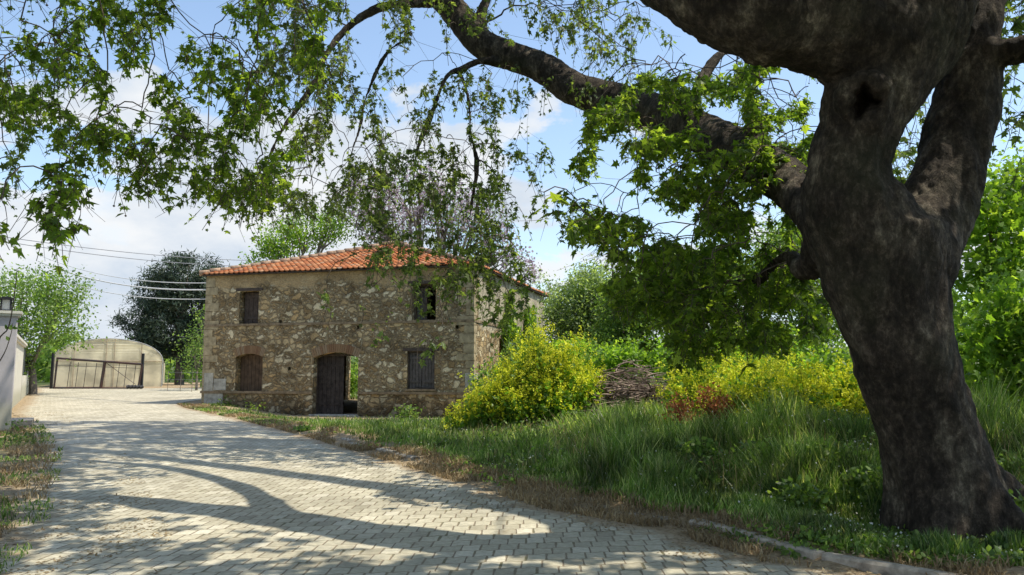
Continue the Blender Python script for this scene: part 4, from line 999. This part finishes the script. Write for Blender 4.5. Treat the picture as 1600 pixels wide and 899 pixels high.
tree('poplar_tree', gp(455, 54), [(440,378,30,36,54,1),(480,362,34,30,55,1),(520,352,30,26,55,1),(425,395,18,20,54,1),(392,405,9,8,54,1)], M['leaf_bright'], M['greybark'],
     'bright green tree showing over the left slope of the tiled roof', 'tree', .2, 520, 14, seed=4, trunk_r=.25, spread=.4)
tree('paulownia_tree', gp(660, 56), [(575,320,52,42,56,1),(640,305,60,46,56,1),(700,330,56,50,57,1),(745,355,50,44,56,1),(600,360,60,34,56,1),(780,395,32,40,55,1),(818,415,18,26,55,1),(830,435,12,16,55,1)], M['leaf_mid'], M['greybark'],
     'lilac-flowering paulownia tree standing behind the stone house', 'tree', .19, 900, 6, seed=5, trunk_r=.35, spread=.45, extra=(M['lilac'], .62, .13, 'blossom'), nbr=90, shell=.35)
tree('shrubby_tree', gp(868, 47), [(858,450,18,20,47,1),(850,480,20,30,47,1)], M['leaf_grey'], M['greybark'],
     'small grey-green tree just beyond the far corner of the stone house', 'tree', .15, 110, 12, seed=6, trunk_r=.08)
specs = [
 (905, 36, [(892,488,36,42,36,1),(925,445,30,32,36,1),(900,535,44,44,36,1),(935,500,34,46,36,1)], 'leaf_grey', 'tall pale green willow-like tree right of the stone house', .13, 2600, 'willow_tree'),
 (985, 33, [(985,485,42,60,33,1),(965,545,40,34,33,1),(1010,470,30,34,33,1)], 'leaf_mid', 'mid green bushy tree behind the brush pile', .14, 1800, 'bushy_tree'),
 (1070, 35, [(1065,468,48,56,35,1),(1020,440,36,44,36,1),(1085,530,44,34,35,1),(1040,430,26,30,35,1)], 'leaf_mid', 'dark slender-stemmed tree behind the green bramble, left of its neighbour', .14, 1800, 'bushy_tree'),
 (1165, 34, [(1160,460,56,58,34,1),(1110,430,40,44,35,1),(1150,530,50,30,34,1),(1200,430,40,40,34,1)], 'leaf_mid', 'shaded bushy tree behind the green bramble under the lowest bough', .14, 1900, 'bushy_tree'),
 (1270, 33, [(1265,470,56,66,33,1),(1310,420,46,60,33,1),(1225,400,44,54,34,1),(1280,540,50,36,33,1),(1240,400,40,50,33,1)], 'leaf_mid', 'dark bushy tree seen close to the left side of the great trunk', .14, 1900, 'bushy_tree'),
]
for k, (px, D, bl, mm, lab, ls, ns, nm) in enumerate(specs):
    tree(nm, gp(px, D), bl, M[mm], M['greybark'], lab, 'tree', ls, ns, 14, seed=20+k, trunk_r=.10, spread=.33, group='trees beyond the brambles')
# saplings with large bright leaves right of the trunk
for k, (px, D, bl, lab, ns) in enumerate([
 (1545, 15, [(1545,330,50,50,15,.8),(1575,400,55,55,15,.8),(1535,450,45,60,15,.8),(1590,300,45,50,15.5,.8)], 'bright green sapling filling the view right of the great trunk, upper leaves', 420),
 (1600, 12.5, [(1600,480,60,60,12.5,.8),(1570,540,45,50,12.5,.8),(1600,620,60,50,12.3,.8)], 'nearer leafy sapling at the right edge beside the great trunk', 330),
 (1530, 17, [(1520,540,46,60,17,.8),(1560,600,50,50,17,.8),(1530,660,50,40,16,.8)], 'low leafy sapling just behind the right side of the great trunk', 300)]):
    tree('sapling', gp(px, D), bl, M['leaf_bright'], M['twig'], lab, 'sapling', .125, ns, 10, tpl=LOBED, seed=40+k, trunk_r=.05, spread=.26, group='saplings right of the trunk', shell=.3, droop=.5, nbr=30)
tree('roadside_tree', gp(1700, 26), [(1590,330,70,90,26,1),(1640,450,90,80,26,1),(1560,440,60,60,27,1),(1600,560,80,60,26,1)], M['leaf_bright'], M['greybark'],
     'broad green tree in the distance at the right edge behind the saplings', 'tree', .17, 700, 12, seed=46, trunk_r=.18, spread=.4)
# brambles: sunlit light green masses
for k, (px, D, bl, lab) in enumerate([
 (985, 27, [(985,562,46,22,27,1.4),(945,570,34,18,27,1.4),(1025,556,34,18,27.5,1.2)], 'yellow-green bramble bush directly behind the brush pile'),
 (1115, 24, [(1110,560,60,36,24,1.4),(1070,580,38,26,24,1.2),(1150,548,44,28,24.5,1.2)], 'sunlit bramble bush right of the brush pile'),
 (1210, 23, [(1205,565,58,38,23,1.4),(1180,585,50,28,22,1.2),(1245,552,44,28,23,1.2)], 'sunlit bramble bush behind the yellow mustard'),
 (1300, 21, [(1295,590,46,34,21,1.3),(1320,620,40,30,20,1.2)], 'sunlit bramble bush touching the left edge of the great trunk'),
 (850, 30, [(870,566,40,24,30,1.2),(905,560,30,24,30,1.2)], 'low bramble bush behind the tall yellow mustard')]):
    tree('bramble_bush', gp(px, D), bl, M['leaf_bright'], M['twig'], lab, 'bush', .12, 560, 14, tpl=OVAL, seed=60+k, trunk_r=.03, spread=.22, group='bramble bushes', shell=.6)
tree('elder_bush', H(1.7, HD+1.9, 0), [(548,596,16,18,47.8,1),(545,588,12,14,47.5,1)], M['leaf_bright'], M['twig'], 'green bush seen through the open doorway of the house', 'bush', .16, 120, 10, tpl=OVAL, seed=70, trunk_r=.03, spread=.16)
tree('wall_shrub', gp(790, 27.5), [(768,600,26,26,27.5,.8),(790,580,22,22,28,.8),(812,556,22,20,29,.8)], M['leaf_mid'], M['twig'], 'leafy shrub at the foot of the side wall behind the mustard', 'bush', .12, 200, 12, tpl=OVAL, seed=71, trunk_r=.03, spread=.2)
for k, (px, D, lab) in enumerate([(350, 33.0, 'leftmost small weed clump at the foot of the facade'), (395, 32.0, 'small weed clump under the arched lower left window'), (640, 29.6, 'small weed clump under the shuttered window')]):
    b_ = gp(px, D); tree('weed_clump', b_, [(px, 632 + (6 if k else 2) + k*5, 20, 9, D, .8)], M['leaf_mid'], M['twig'], lab, 'weeds', .10, 60, 8, tpl=OVAL, seed=75+k, trunk_r=.01, spread=.14, group='weeds at the house foot')

# ivy on the side wall
rng = np.random.default_rng(5); n = 12000
u = rng.uniform(3.9, 10.6, n); top = 3.6 + 1.0*np.sin(u*1.6) + .6*np.sin(u*4.1); top = np.clip(top, 1.5, 5.0); z = rng.uniform(0, 1, n)**.8*top + .2*rng.normal(size=n)
ok = (z > 0) & ~((u < 4.65) & (z < 2.4)) & (z < 5.2); u, z = u[ok], z[ok]
P = np.array([H(HW + .05 + abs(rng.normal())*.12, a_, b_) for a_, b_ in zip(u, z)])
ie = empty('ivy', H(HW+.1, 7.0, 0)); tag(ie, 'green ivy climbing the grey side wall of the stone house', 'ivy'); ib = np.array(ie.location)
c = MB(); Yd = rng.normal(size=(len(P), 3))*.5 + (0, 0, -1.0); Nd = rng.normal(size=(len(P), 3))*.5 + (1, 0, .3)
leaves(c, P-ib, Yd, Nd, .17*rng.uniform(.6, 1.3, len(P)), OVAL); c.build('foliage', M['leaf_bright'], ie)
c = MB()
for k in range(9):
    uu = 4.8 + k*.65; tp = 3.4; Q = [H(HW+.05, uu + .1*math.sin(j*1.3+k), tp*j/6) - ib for j in range(7)]; c.tube(Q, .02, 4)
c.build('stem', M['twig'], ie)

# mustard in flower
def mustard(px, D, w, h, n, label, seed, dens=1.0):
    rng = np.random.default_rng(seed); b_ = gp(px, D); e = empty('mustard_bush', b_); tag(e, label, 'mustard plant', 'flowering mustard clumps')
    st = MB(); lf = MB(); fl = MB(); PF = []; PL = []
    for k in range(n):
        a_ = rng.uniform(0, 6.28); r_ = w*rng.random()**.55; x, y = r_*math.cos(a_), r_*math.sin(a_)*.8
        g = G(b_[0]+x, b_[1]+y) - b_[2]; hh = h*(1 - .55*(r_/w)**2)*rng.uniform(.5, 1.25)*(1 + .35*mnoise.noise(Vector((x*2.2+seed, y*2.2, 0))))
        tp = np.array([x*1.2 + rng.normal()*.16, y*1.2 + rng.normal()*.16, g+hh]); Q = bez((x*.8, y*.8, g-.02), (x*.95, y*.95, g+hh*.5), tp, 4); st.tube(Q, [.008, .006, .004, .003], 3, False)
        for q in range(rng.integers(2, 5)):
            s0 = Q[1]*(1-.5) + Q[2]*.5 if q % 2 else Q[2]; t2 = s0 + np.array([rng.normal()*.16, rng.normal()*.16, hh*rng.uniform(.15, .42)]); st.tube([s0, t2], [.004, .002], 3, False)
            m_ = rng.integers(7, 14); PF.append(t2 + rng.normal(size=(m_, 3))*np.array([.028, .028, .035]))
        m_ = rng.integers(9, 16); PF.append(tp + rng.normal(size=(m_, 3))*np.array([.03, .03, .05]))
        m_ = 11; f = rng.random(m_)[:, None]*.9; PL.append((1-f)*Q[0] + f*Q[-1] + rng.normal(size=(m_, 3))*.07)
    PF = np.concatenate(PF); PL = np.concatenate(PL)
    leaves(fl, PF, rdir(len(PF), 0, rng), rdir(len(PF), .8, rng), .026*rng.uniform(.6, 1.4, len(PF)), PETAL)
    leaves(lf, PL, rdir(len(PL), .2, rng), rdir(len(PL), .8, rng), .12*rng.uniform(.5, 1.3, len(PL)), OVAL)
    st.build('stems', M['must_leaf'], e); lf.build('foliage', M['must_leaf'], e); fl.build('flowers', M['must_flower'], e)
mustard(850, 18.6, 1.12, 1.95, 560, 'largest rounded mustard clump in yellow flower beside the brush pile', 1)
mustard(795, 18.8, .85, 1.35, 300, 'smaller mustard clump sloping down left of the largest one', 2)
mustard(742, 19.0, .55, .75, 90, 'low sparse mustard clump nearest the house corner', 3)
mustard(1110, 17.5, 1.1, 1.35, 260, 'mustard clump behind the rusty dead ferns', 4)
mustard(1185, 15.2, 1.0, 1.25, 260, 'mustard clump right of the rusty dead ferns', 5)
mustard(1262, 14.0, 1.0, 1.1, 260, 'yellow mustard clump between the ferns and the great trunk', 6)
mustard(1335, 13.6, .75, 1.15, 170, 'mustard clump closest to the left of the great trunk', 7)
mustard(1190, 20.5, 1.2, 1.5, 200, 'pale mustard clump furthest back against the brambles', 8)

# brush pile
bp_ = gp(985, 18.6); e = empty('brush_pile', bp_); tag(e, 'heap of grey-brown cut branches between the mustard and the brambles', 'brush pile')
rng = np.random.default_rng(9); c = MB()
for k in range(1000):
    a_ = rng.uniform(0, 6.28); r_ = rng.random()**.5; x, y = 1.4*r_*math.cos(a_), .8*r_*math.sin(a_); zt = 1.2*(1-r_**1.8)*(1+.25*math.sin(a_*3)); z = zt*rng.random()**.5 + .04
    th = rng.normal()*.5 + (0 if rng.random() < .75 else 1.4); L = rng.uniform(.35, 1.3); dz = rng.normal()*.22
    d = np.array([math.cos(th), math.sin(th)*.7, dz])*L; p = np.array([x, y, z]); m_ = p + rng.normal(size=3)*.07
    Q = bez(p - d/2, m_, p + d/2, 4); Q[:, 2] = np.maximum(Q[:, 2], .02); c.tube(Q, np.linspace(rng.uniform(.008, .022), .004, 4), 4, False)
c.build('sticks', M['stick'], e)
# rusty dead ferns
for k, (px, py, D, w, lab) in enumerate([(1062, 640, 14.6, .26, 'leftmost rusty brown dead fern clump in the long grass'), (1108, 628, 14.8, .30, 'tallest rusty brown dead fern clump, the middle of the three'), (1132, 640, 14.4, .22, 'small rusty dead fern clump next to the mustard')]):
    b_ = gp(px, D); tree('dead_fern', b_, [(px, py, 20, 20 + 8*(k == 1), D, 1)], M['rust_leaf'], M['twig'], lab, 'dead fern', .06, 60, 10, tpl=QUAD, seed=90+k, trunk_r=.012, spread=.07, group='rusty dead ferns', shell=.2)

# bare young shoot at the left edge
b_ = place(-14, 700, 9.0); b_[2] = G(b_[0], b_[1]); e = empty('bare_shoot', b_); tag(e, 'thin bare shoot with a few leaves at the left edge of the frame', 'shoot')
c = MB()
def pr(px, py): return place(px, py, 9.0) - b_
c.tube(catmull([(0, 0, 0), pr(-8, 560), pr(14, 510), pr(24, 450), pr(27, 420)], 5), np.linspace(.011, .004, 21), 5)
c.tube(catmull([pr(-10, 580), pr(8, 550), pr(18, 520), pr(20, 505)], 4), np.linspace(.007, .003, 13), 4); c.build('stem', M['twig'], e)
rng = np.random.default_rng(3); PP = np.array([pr(18+rng.normal()*4, 516+rng.normal()*5) for _ in range(9)]); c = MB(); leaves(c, PP, rdir(9, .5, rng), rdir(9, 1, rng), np.full(9, .06), OVAL); c.build('foliage', M['leaf_mid'], e)
b_ = gp(20, 17.5); e = tree('weed_clump', b_, [(20, 676, 12, 22, 17.5, .8)], M['leaf_mid'], M['twig'], 'dark upright weed beside the slab at the left', 'weeds', .07, 22, 8, seed=95, trunk_r=.01, spread=.05)

# stones along the kerb
def rock(px, D, s, label, m, dz=0.0):
    b_ = gp(px, D); bm = MB(); me = bpy.data.meshes.new('stone'); import bmesh
    B = bmesh.new(); bmesh.ops.create_icosphere(B, subdivisions=3, radius=1)
    for v in B.verts:
        f = 1 + .35*mnoise.noise(v.co*1.3 + Vector((px, D, 0))) + .12*mnoise.noise(v.co*4 + Vector((px, 0, 0))); v.co *= f
        v.co.x *= s[0]; v.co.y *= s[1]; v.co.z *= s[2]
    B.to_mesh(me); B.free(); me.polygons.foreach_set('use_smooth', np.ones(len(me.polygons), bool))
    o = link('stone', me, m); o.location = (b_[0], b_[1], b_[2] + s[2]*.35 + dz); tag(o, label, 'stone', 'stones along the kerb')
rock(800, 12.9, (.17,.10,.06), 'flat pale stone lying on the kerb at the bend of the grass', M['quoin'])
rock(858, 12.2, (.12,.09,.08), 'rounded pale stone beside the kerb, right of the flat stone', M['quoin'])
rock(678, 16.6, (.12,.08,.05), 'small brown stone in the grass under the house', M['course'])
rock(1000, 10.3, (.11,.07,.05), 'half-buried stone in the dirt below the long grass', M['concrete'])

# ------------------------------------------------------------------ grass
def blades(name, P, Hh, Wd, lean, m, seed, **kw):
    rng = np.random.default_rng(seed); n = len(P); a_ = rng.uniform(0, 2*np.pi, n); s = np.stack([np.cos(a_), np.sin(a_), np.zeros(n)], 1)
    b2 = rng.uniform(0, 2*np.pi, n); ld = np.stack([np.cos(b2), np.sin(b2), np.zeros(n)], 1)*(Hh*lean*rng.uniform(.1, 1, n))[:, None]
    up = np.zeros((n, 3)); up[:, 2] = Hh
    w = Wd[:, None]*s*.5
    V = np.stack([P - w, P + w, P + up*.55 + ld*.35 + w*.8, P + up*.55 + ld*.35 - w*.8, P + up*(1 - .25*lean) + ld], 1).reshape(-1, 3)
    o = np.arange(n)*5; c = MB(); c.v.append(V); c.n = len(V)
    c.arr.append(np.stack([o, o+1, o+2, o+3], 1)); c.arr.append(np.stack([o+3, o+2, o+4], 1))
    return tag(c.build(name, m), **kw)
rng = np.random.default_rng(12)
def scatter(n, y0, y1, xr, power=2.0):
    t = rng.random(n); y = y0*(y1/y0)**t; lo, hi = xr(y); x = lo + (hi-lo)*rng.random(n); return x, y
x, y = scatter(210000, 6.6, 30, lambda y: (right_edge(y) + .75, np.minimum(.72*y + 1.2, 18)))
d = (x - right_edge(y))*.82
inh = (( (x-H0[0])*HX[0] + (y-H0[1])*HX[1] > -.1) & ((x-H0[0])*HY[0] + (y-H0[1])*HY[1] > -.08))
pile = (((x-bp_[0])/1.3)**2 + ((y-bp_[1])/.85)**2) < 1
den = np.clip((d-.35)/.8, .12, 1)*np.where(y > 24, .5, 1)*np.clip(1.1 + vnoise(x, y, 2.2, 21)*.6, .15, 1)
ok = (rng.random(len(x)) < den) & ~inh & ~pile; x, y, d = x[ok], y[ok], d[ok]
tall = sm(.5, 2.4, d)*(1 - sm(15, 20, y))*sm(-1.5, 2.5, x)
nearroot = 1 - .96*sm(2.6, 3.6, x)*(1 - sm(8.6, 10.2, y))
hgt = (.07 + .15*sm(.3, 1.5, d)*nearroot + .62*tall*nearroot*np.clip(.62 + .9*vnoise(x, y, 2.3, 22), .08, 1.9))*rng.uniform(.5, 1.25, len(x))
P = np.stack([x, y, ground_h(x, y)-.01], 1)
blades('grass', P, hgt, (.006 + .0009*y)*rng.uniform(.6, 1.4, len(x)), .5, M['grass'], 1, kind='stuff', label='long green grass growing on the bank right of the kerb', cat='grass')
# seed heads / small white flowers in the grass
k = rng.choice(len(x), 2600, replace=False); Pf = P[k] + np.stack([np.zeros(2600), np.zeros(2600), hgt[k]*.95 + .02], 1)
c = MB(); leaves(c, Pf, rdir(2600, 0, rng), rdir(2600, 1, rng), .016*rng.uniform(.6, 1.3, 2600), PETAL); tag(c.build('wildflowers', M['white_flower']), 'tiny pale flowers scattered through the long grass', 'wildflowers', kind='stuff')
# field beyond, left of the house and behind
x, y = rng.uniform(-28, 14, 40000), rng.uniform(44, 75, 40000)
ok = (x > -15.6 - (y-44)*.3) | (y > 56); ok &= ~(((x > -38) & (x < -22) & (y < 84) & (y > 55)))
ok &= ~(( (x-H0[0])*HX[0] + (y-H0[1])*HX[1] > -.1) & ((x-H0[0])*HX[0] + (y-H0[1])*HX[1] < HW+.1) & ((x-H0[0])*HY[0] + (y-H0[1])*HY[1] < HD+.1)); x, y = x[ok], y[ok]
blades('field_crop', np.stack([x, y, ground_h(x, y)], 1), rng.uniform(.2, .6, len(x)), np.full(len(x), .10), .5, M['grass'], 2, kind='stuff', label='green crop in the field behind the house and greenhouse', cat='crop')
# dry grass along kerb, by the facade and on the left verge
x, y = scatter(26000, 6.2, 33, lambda y: (right_edge(y) - .05, right_edge(y) + 1.15)); cl = vnoise(x, y, 2.6, 31); ok = (cl > -.15) & (rng.random(len(x)) < .8) & ~(( (x-H0[0])*HY[0] + (y-H0[1])*HY[1] > -.08)); x, y = x[ok], y[ok]
x2, y2 = scatter(12000, 6.0, 22, lambda y: (left_edge(y) - 1.9, left_edge(y) + .25)); ok = vnoise(x2, y2, 2.0, 32) > .0; x2, y2 = x2[ok], y2[ok]
x3 = np.concatenate([x, x2]); y3 = np.concatenate([y, y2])
blades('dry_grass', np.stack([x3, y3, ground_h(x3, y3)-.005], 1), rng.uniform(.03, .16, len(x3)), .005 + .0009*y3, 1.3, M['straw'], 3, kind='stuff', label='straw-coloured dry grass along the kerb and verge', cat='dry grass')
x, y = scatter(16000, 6.0, 24, lambda y: (left_edge(y) - 3.0, left_edge(y) + .35)); ok = vnoise(x, y, 1.7, 33) > -.1; x, y = x[ok], y[ok]
x2, y2 = scatter(16000, 22, 33.6, lambda y: (right_edge(y) + .05, right_edge(y) + 2.5)); ok = (vnoise(x2, y2, 1.5, 34) > -.05) & ~(( (x2-H0[0])*HY[0] + (y2-H0[1])*HY[1] > -.08)); x2, y2 = x2[ok], y2[ok]
x = np.concatenate([x, x2]); y = np.concatenate([y, y2])
blades('verge_grass', np.stack([x, y, ground_h(x, y)-.005], 1), rng.uniform(.03, .13, len(x)), .006 + .0009*y, .9, M['grass'], 4, kind='stuff', label='short green grass on the verges beside the paving', cat='grass')
# fallen leaves and litter
n = 9000; x, y = scatter(n, 6.0, 30, lambda y: (left_edge(y)-.6, left_edge(y)+1.6)); x2, y2 = scatter(n, 6.0, 30, lambda y: (right_edge(y)-.7, right_edge(y)+1.0))
x = np.concatenate([x, x2]); y = np.concatenate([y, y2]); ok = vnoise(x, y, 2.3, 35) > .05; x, y = x[ok], y[ok]
c = MB(); Pn = np.stack([x, y, ground_h(x, y) + .018], 1); Yd = rdir(len(x), 0, rng); Yd[:, 2] *= .2; Nd = rdir(len(x), 3, rng); leaves(c, Pn, Yd, Nd, .035*rng.uniform(.5, 1.5, len(x)), QUAD)
tag(c.build('fallen_leaves', M['straw']), 'dry fallen leaves scattered along the edges of the paving', 'leaf litter', kind='stuff')

# broad-leaved weeds and dead stalks mixed through the bank
rng = np.random.default_rng(44)
x, y = scatter(60000, 6.6, 26, lambda y: (right_edge(y) + .35, np.minimum(.72*y + 1.2, 14))); ok = (vnoise(x, y, 1.3, 51) > .1) & ~(( (x-H0[0])*HY[0] + (y-H0[1])*HY[1] > -.2)); x, y = x[ok], y[ok]
dd_ = (x - right_edge(y))*.82; Pn = np.stack([x, y, ground_h(x, y) + rng.random(len(x))**1.3*(.07 + .5*sm(.5, 2.6, dd_)*(1 - sm(15, 20, y))*(1 - .9*sm(2.6, 3.6, x)*(1 - sm(8.6, 10.2, y))))], 1)
c = MB(); leaves(c, Pn, rdir(len(x), .2, rng), rdir(len(x), 1.2, rng), .055*rng.uniform(.4, 1.4, len(x)), OVAL)
tag(c.build('ground_cover', M['leaf_mid']), 'broad-leaved weeds growing through the grass of the bank', 'weeds', kind='stuff')
x, y = scatter(9000, 6.6, 26, lambda y: (right_edge(y) + .3, np.minimum(.72*y + 1.2, 14))); ok = (vnoise(x, y, 1.1, 52) > -.2) & ~(( (x-H0[0])*HY[0] + (y-H0[1])*HY[1] > -.2)); x, y = x[ok], y[ok]
dd_ = (x - right_edge(y))*.82
blades('dead_stalks', np.stack([x, y, ground_h(x, y)-.01], 1), (.15 + .6*sm(.5, 2.6, dd_)*(1 - sm(15, 20, y)))*(1 - .8*sm(2.6, 3.6, x)*(1 - sm(8.6, 10.2, y)))*rng.uniform(.4, 1.2, len(x)), (.004 + .0005*y)*np.ones(len(x)), .7, M['straw'], 5, kind='stuff', label='pale dead stalks standing among the grass', cat='stalks')

# wire fence left of the house by the field
e = empty('wire_fence', (*place(300, 600, 47)[:2], float(base_h(47)))); tag(e, 'thin wire fence on posts left of the stone house at the edge of the field', 'fence'); b_ = np.array(e.location)
Pp = [np.array([place(px, 600, 47+.6*k)[0], 47+.6*k, float(base_h(47))]) - b_ for k, px in enumerate((318, 300, 282, 262))]
for p in Pp:
    c = MB(); c.tube([p + (0, 0, -.2), p + (.03, 0, 1.25)], .017, 5); c.build('post', M['greybark'], e)
c = MB()
for z in (.35, .75, 1.15): c.tube([p + (0, 0, z) for p in Pp], .004, 3)
c.build('wire', M['cable'], e)

# far-off wood closing the horizon
rng = np.random.default_rng(15); Pw = []
for (x0, x1, D, h) in ((-130, -20, 150, 5.0), (-60, 60, 95, 5.5), (40, 130, 80, 11)):
    for k in range(70):
        x = rng.uniform(x0, x1); yy = D + rng.uniform(-8, 12); r_ = rng.uniform(2, 4.5); hh = h*rng.uniform(.6, 1.15)
        q = rng.normal(size=(260, 3)); q /= np.linalg.norm(q, axis=1)[:, None]; q *= rng.uniform(.6, 1.05, (260, 1)); Pw.append(q*np.array([r_, r_*.8, hh*.5]) + np.array([x, yy, float(base_h(yy)) + hh*.5]))
Pw = np.concatenate(Pw); c = MB(); leaves(c, Pw, rdir(len(Pw), 0, rng), rdir(len(Pw), 1, rng), .75*rng.uniform(.6, 1.4, len(Pw)), QUAD)
tag(c.build('distant_woodland', M['leaf_mid']), 'far-off band of woodland along the horizon', 'woodland', kind='stuff')

# tall tufts and leafy weeds on the bank
rng = np.random.default_rng(31)
for k, (px, D, hh, w, lab) in enumerate([(1330, 11.2, .95, .42, 'tall dark grass tussock closest to the left side of the great trunk'), (1290, 12.6, .85, .40, 'tall grass tussock in front of the yellow mustard, second from the trunk'),
      (1180, 12.0, .70, .40, 'grass tussock below the rusty dead ferns'), (1050, 13.2, .62, .45, 'bushy grass tussock in front of the leftmost dead fern'), (975, 15.5, .60, .45, 'grass tussock in front of the brush pile'),
      (1215, 9.6, .55, .35, 'shaded grass tussock nearest the kerb'), (1385, 8.9, .70, .30, 'dark grass tussock hugging the left foot of the great trunk'), (1450, 7.0, .30, .28, 'low grass tussock in front of the great trunk'), (1560, 7.1, .28, .25, 'small grass tussock in front of the right root of the great trunk')]):
    b_ = gp(px, D); n = 900; a_ = rng.uniform(0, 6.28, n); r_ = w*rng.random(n)**.6; x = b_[0] + r_*np.cos(a_); y = b_[1] + r_*np.sin(a_)
    h = hh*(1 - .45*(r_/w)**2)*rng.uniform(.5, 1.1, n)
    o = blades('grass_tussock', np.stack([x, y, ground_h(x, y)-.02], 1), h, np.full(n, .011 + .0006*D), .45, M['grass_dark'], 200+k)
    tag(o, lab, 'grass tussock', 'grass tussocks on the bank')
for k, (px, D, w, h, lab) in enumerate([(895, 17.5, .45, .45, 'leafy pale green weed patch at the left foot of the brush pile'), (1000, 11.6, .4, .25, 'low leafy weeds in the shade below the tussocks'), (700, 15.5, .35, .16, 'low dark leafy weeds on the edge of the grass left of the flat stone'),
      (1110, 10.2, .35, .3, 'leafy weeds by the kerb left of the great trunk'), (1085, 11.4, .5, .62, 'bushy dark weed clump under the leftmost dead fern'), (1190, 10.6, .5, .66, 'bushy dark weed clump midway between kerb and mustard'), (1290, 10.0, .5, .7, 'tall bushy weed clump left of the great trunk, in its shade'), (1355, 9.2, .4, .55, 'leafy weed clump touching the left foot of the great trunk'), (1240, 9.0, .4, .4, 'low weed clump near the kerb in the trunk shade'), (1590, 8.0, .35, .4, 'leafy weed clump right of the trunk root'), (940, 13.2, .35, .25, 'small leafy weeds right of the rounded pale stone'), (480, 20.4, .35, .12, 'small dark weeds at the bend of the paving')]):
    b_ = gp(px, D); e = empty('leafy_weed', b_); tag(e, lab, 'weeds', 'leafy weeds on the bank'); n = 330 if h < .5 else 900; p = rng.normal(size=(n, 3)); p /= np.linalg.norm(p, axis=1)[:, None]; p *= rng.uniform(.3, 1, (n, 1)); p = p*np.array([w, w*.8, h*.5]) + (0, 0, h*.5)
    c = MB(); leaves(c, p, rdir(n, .3, rng), rdir(n, 1, rng), .075*rng.uniform(.5, 1.3, n), OVAL); c.build('foliage', M['leaf_mid'], e)
    c = MB()
    for j in range(14): c.tube([(rng.normal()*w*.2, rng.normal()*w*.2, -.03), p[j*7]], [.006, .002], 3, False)
    c.build('stems', M['must_leaf'], e)
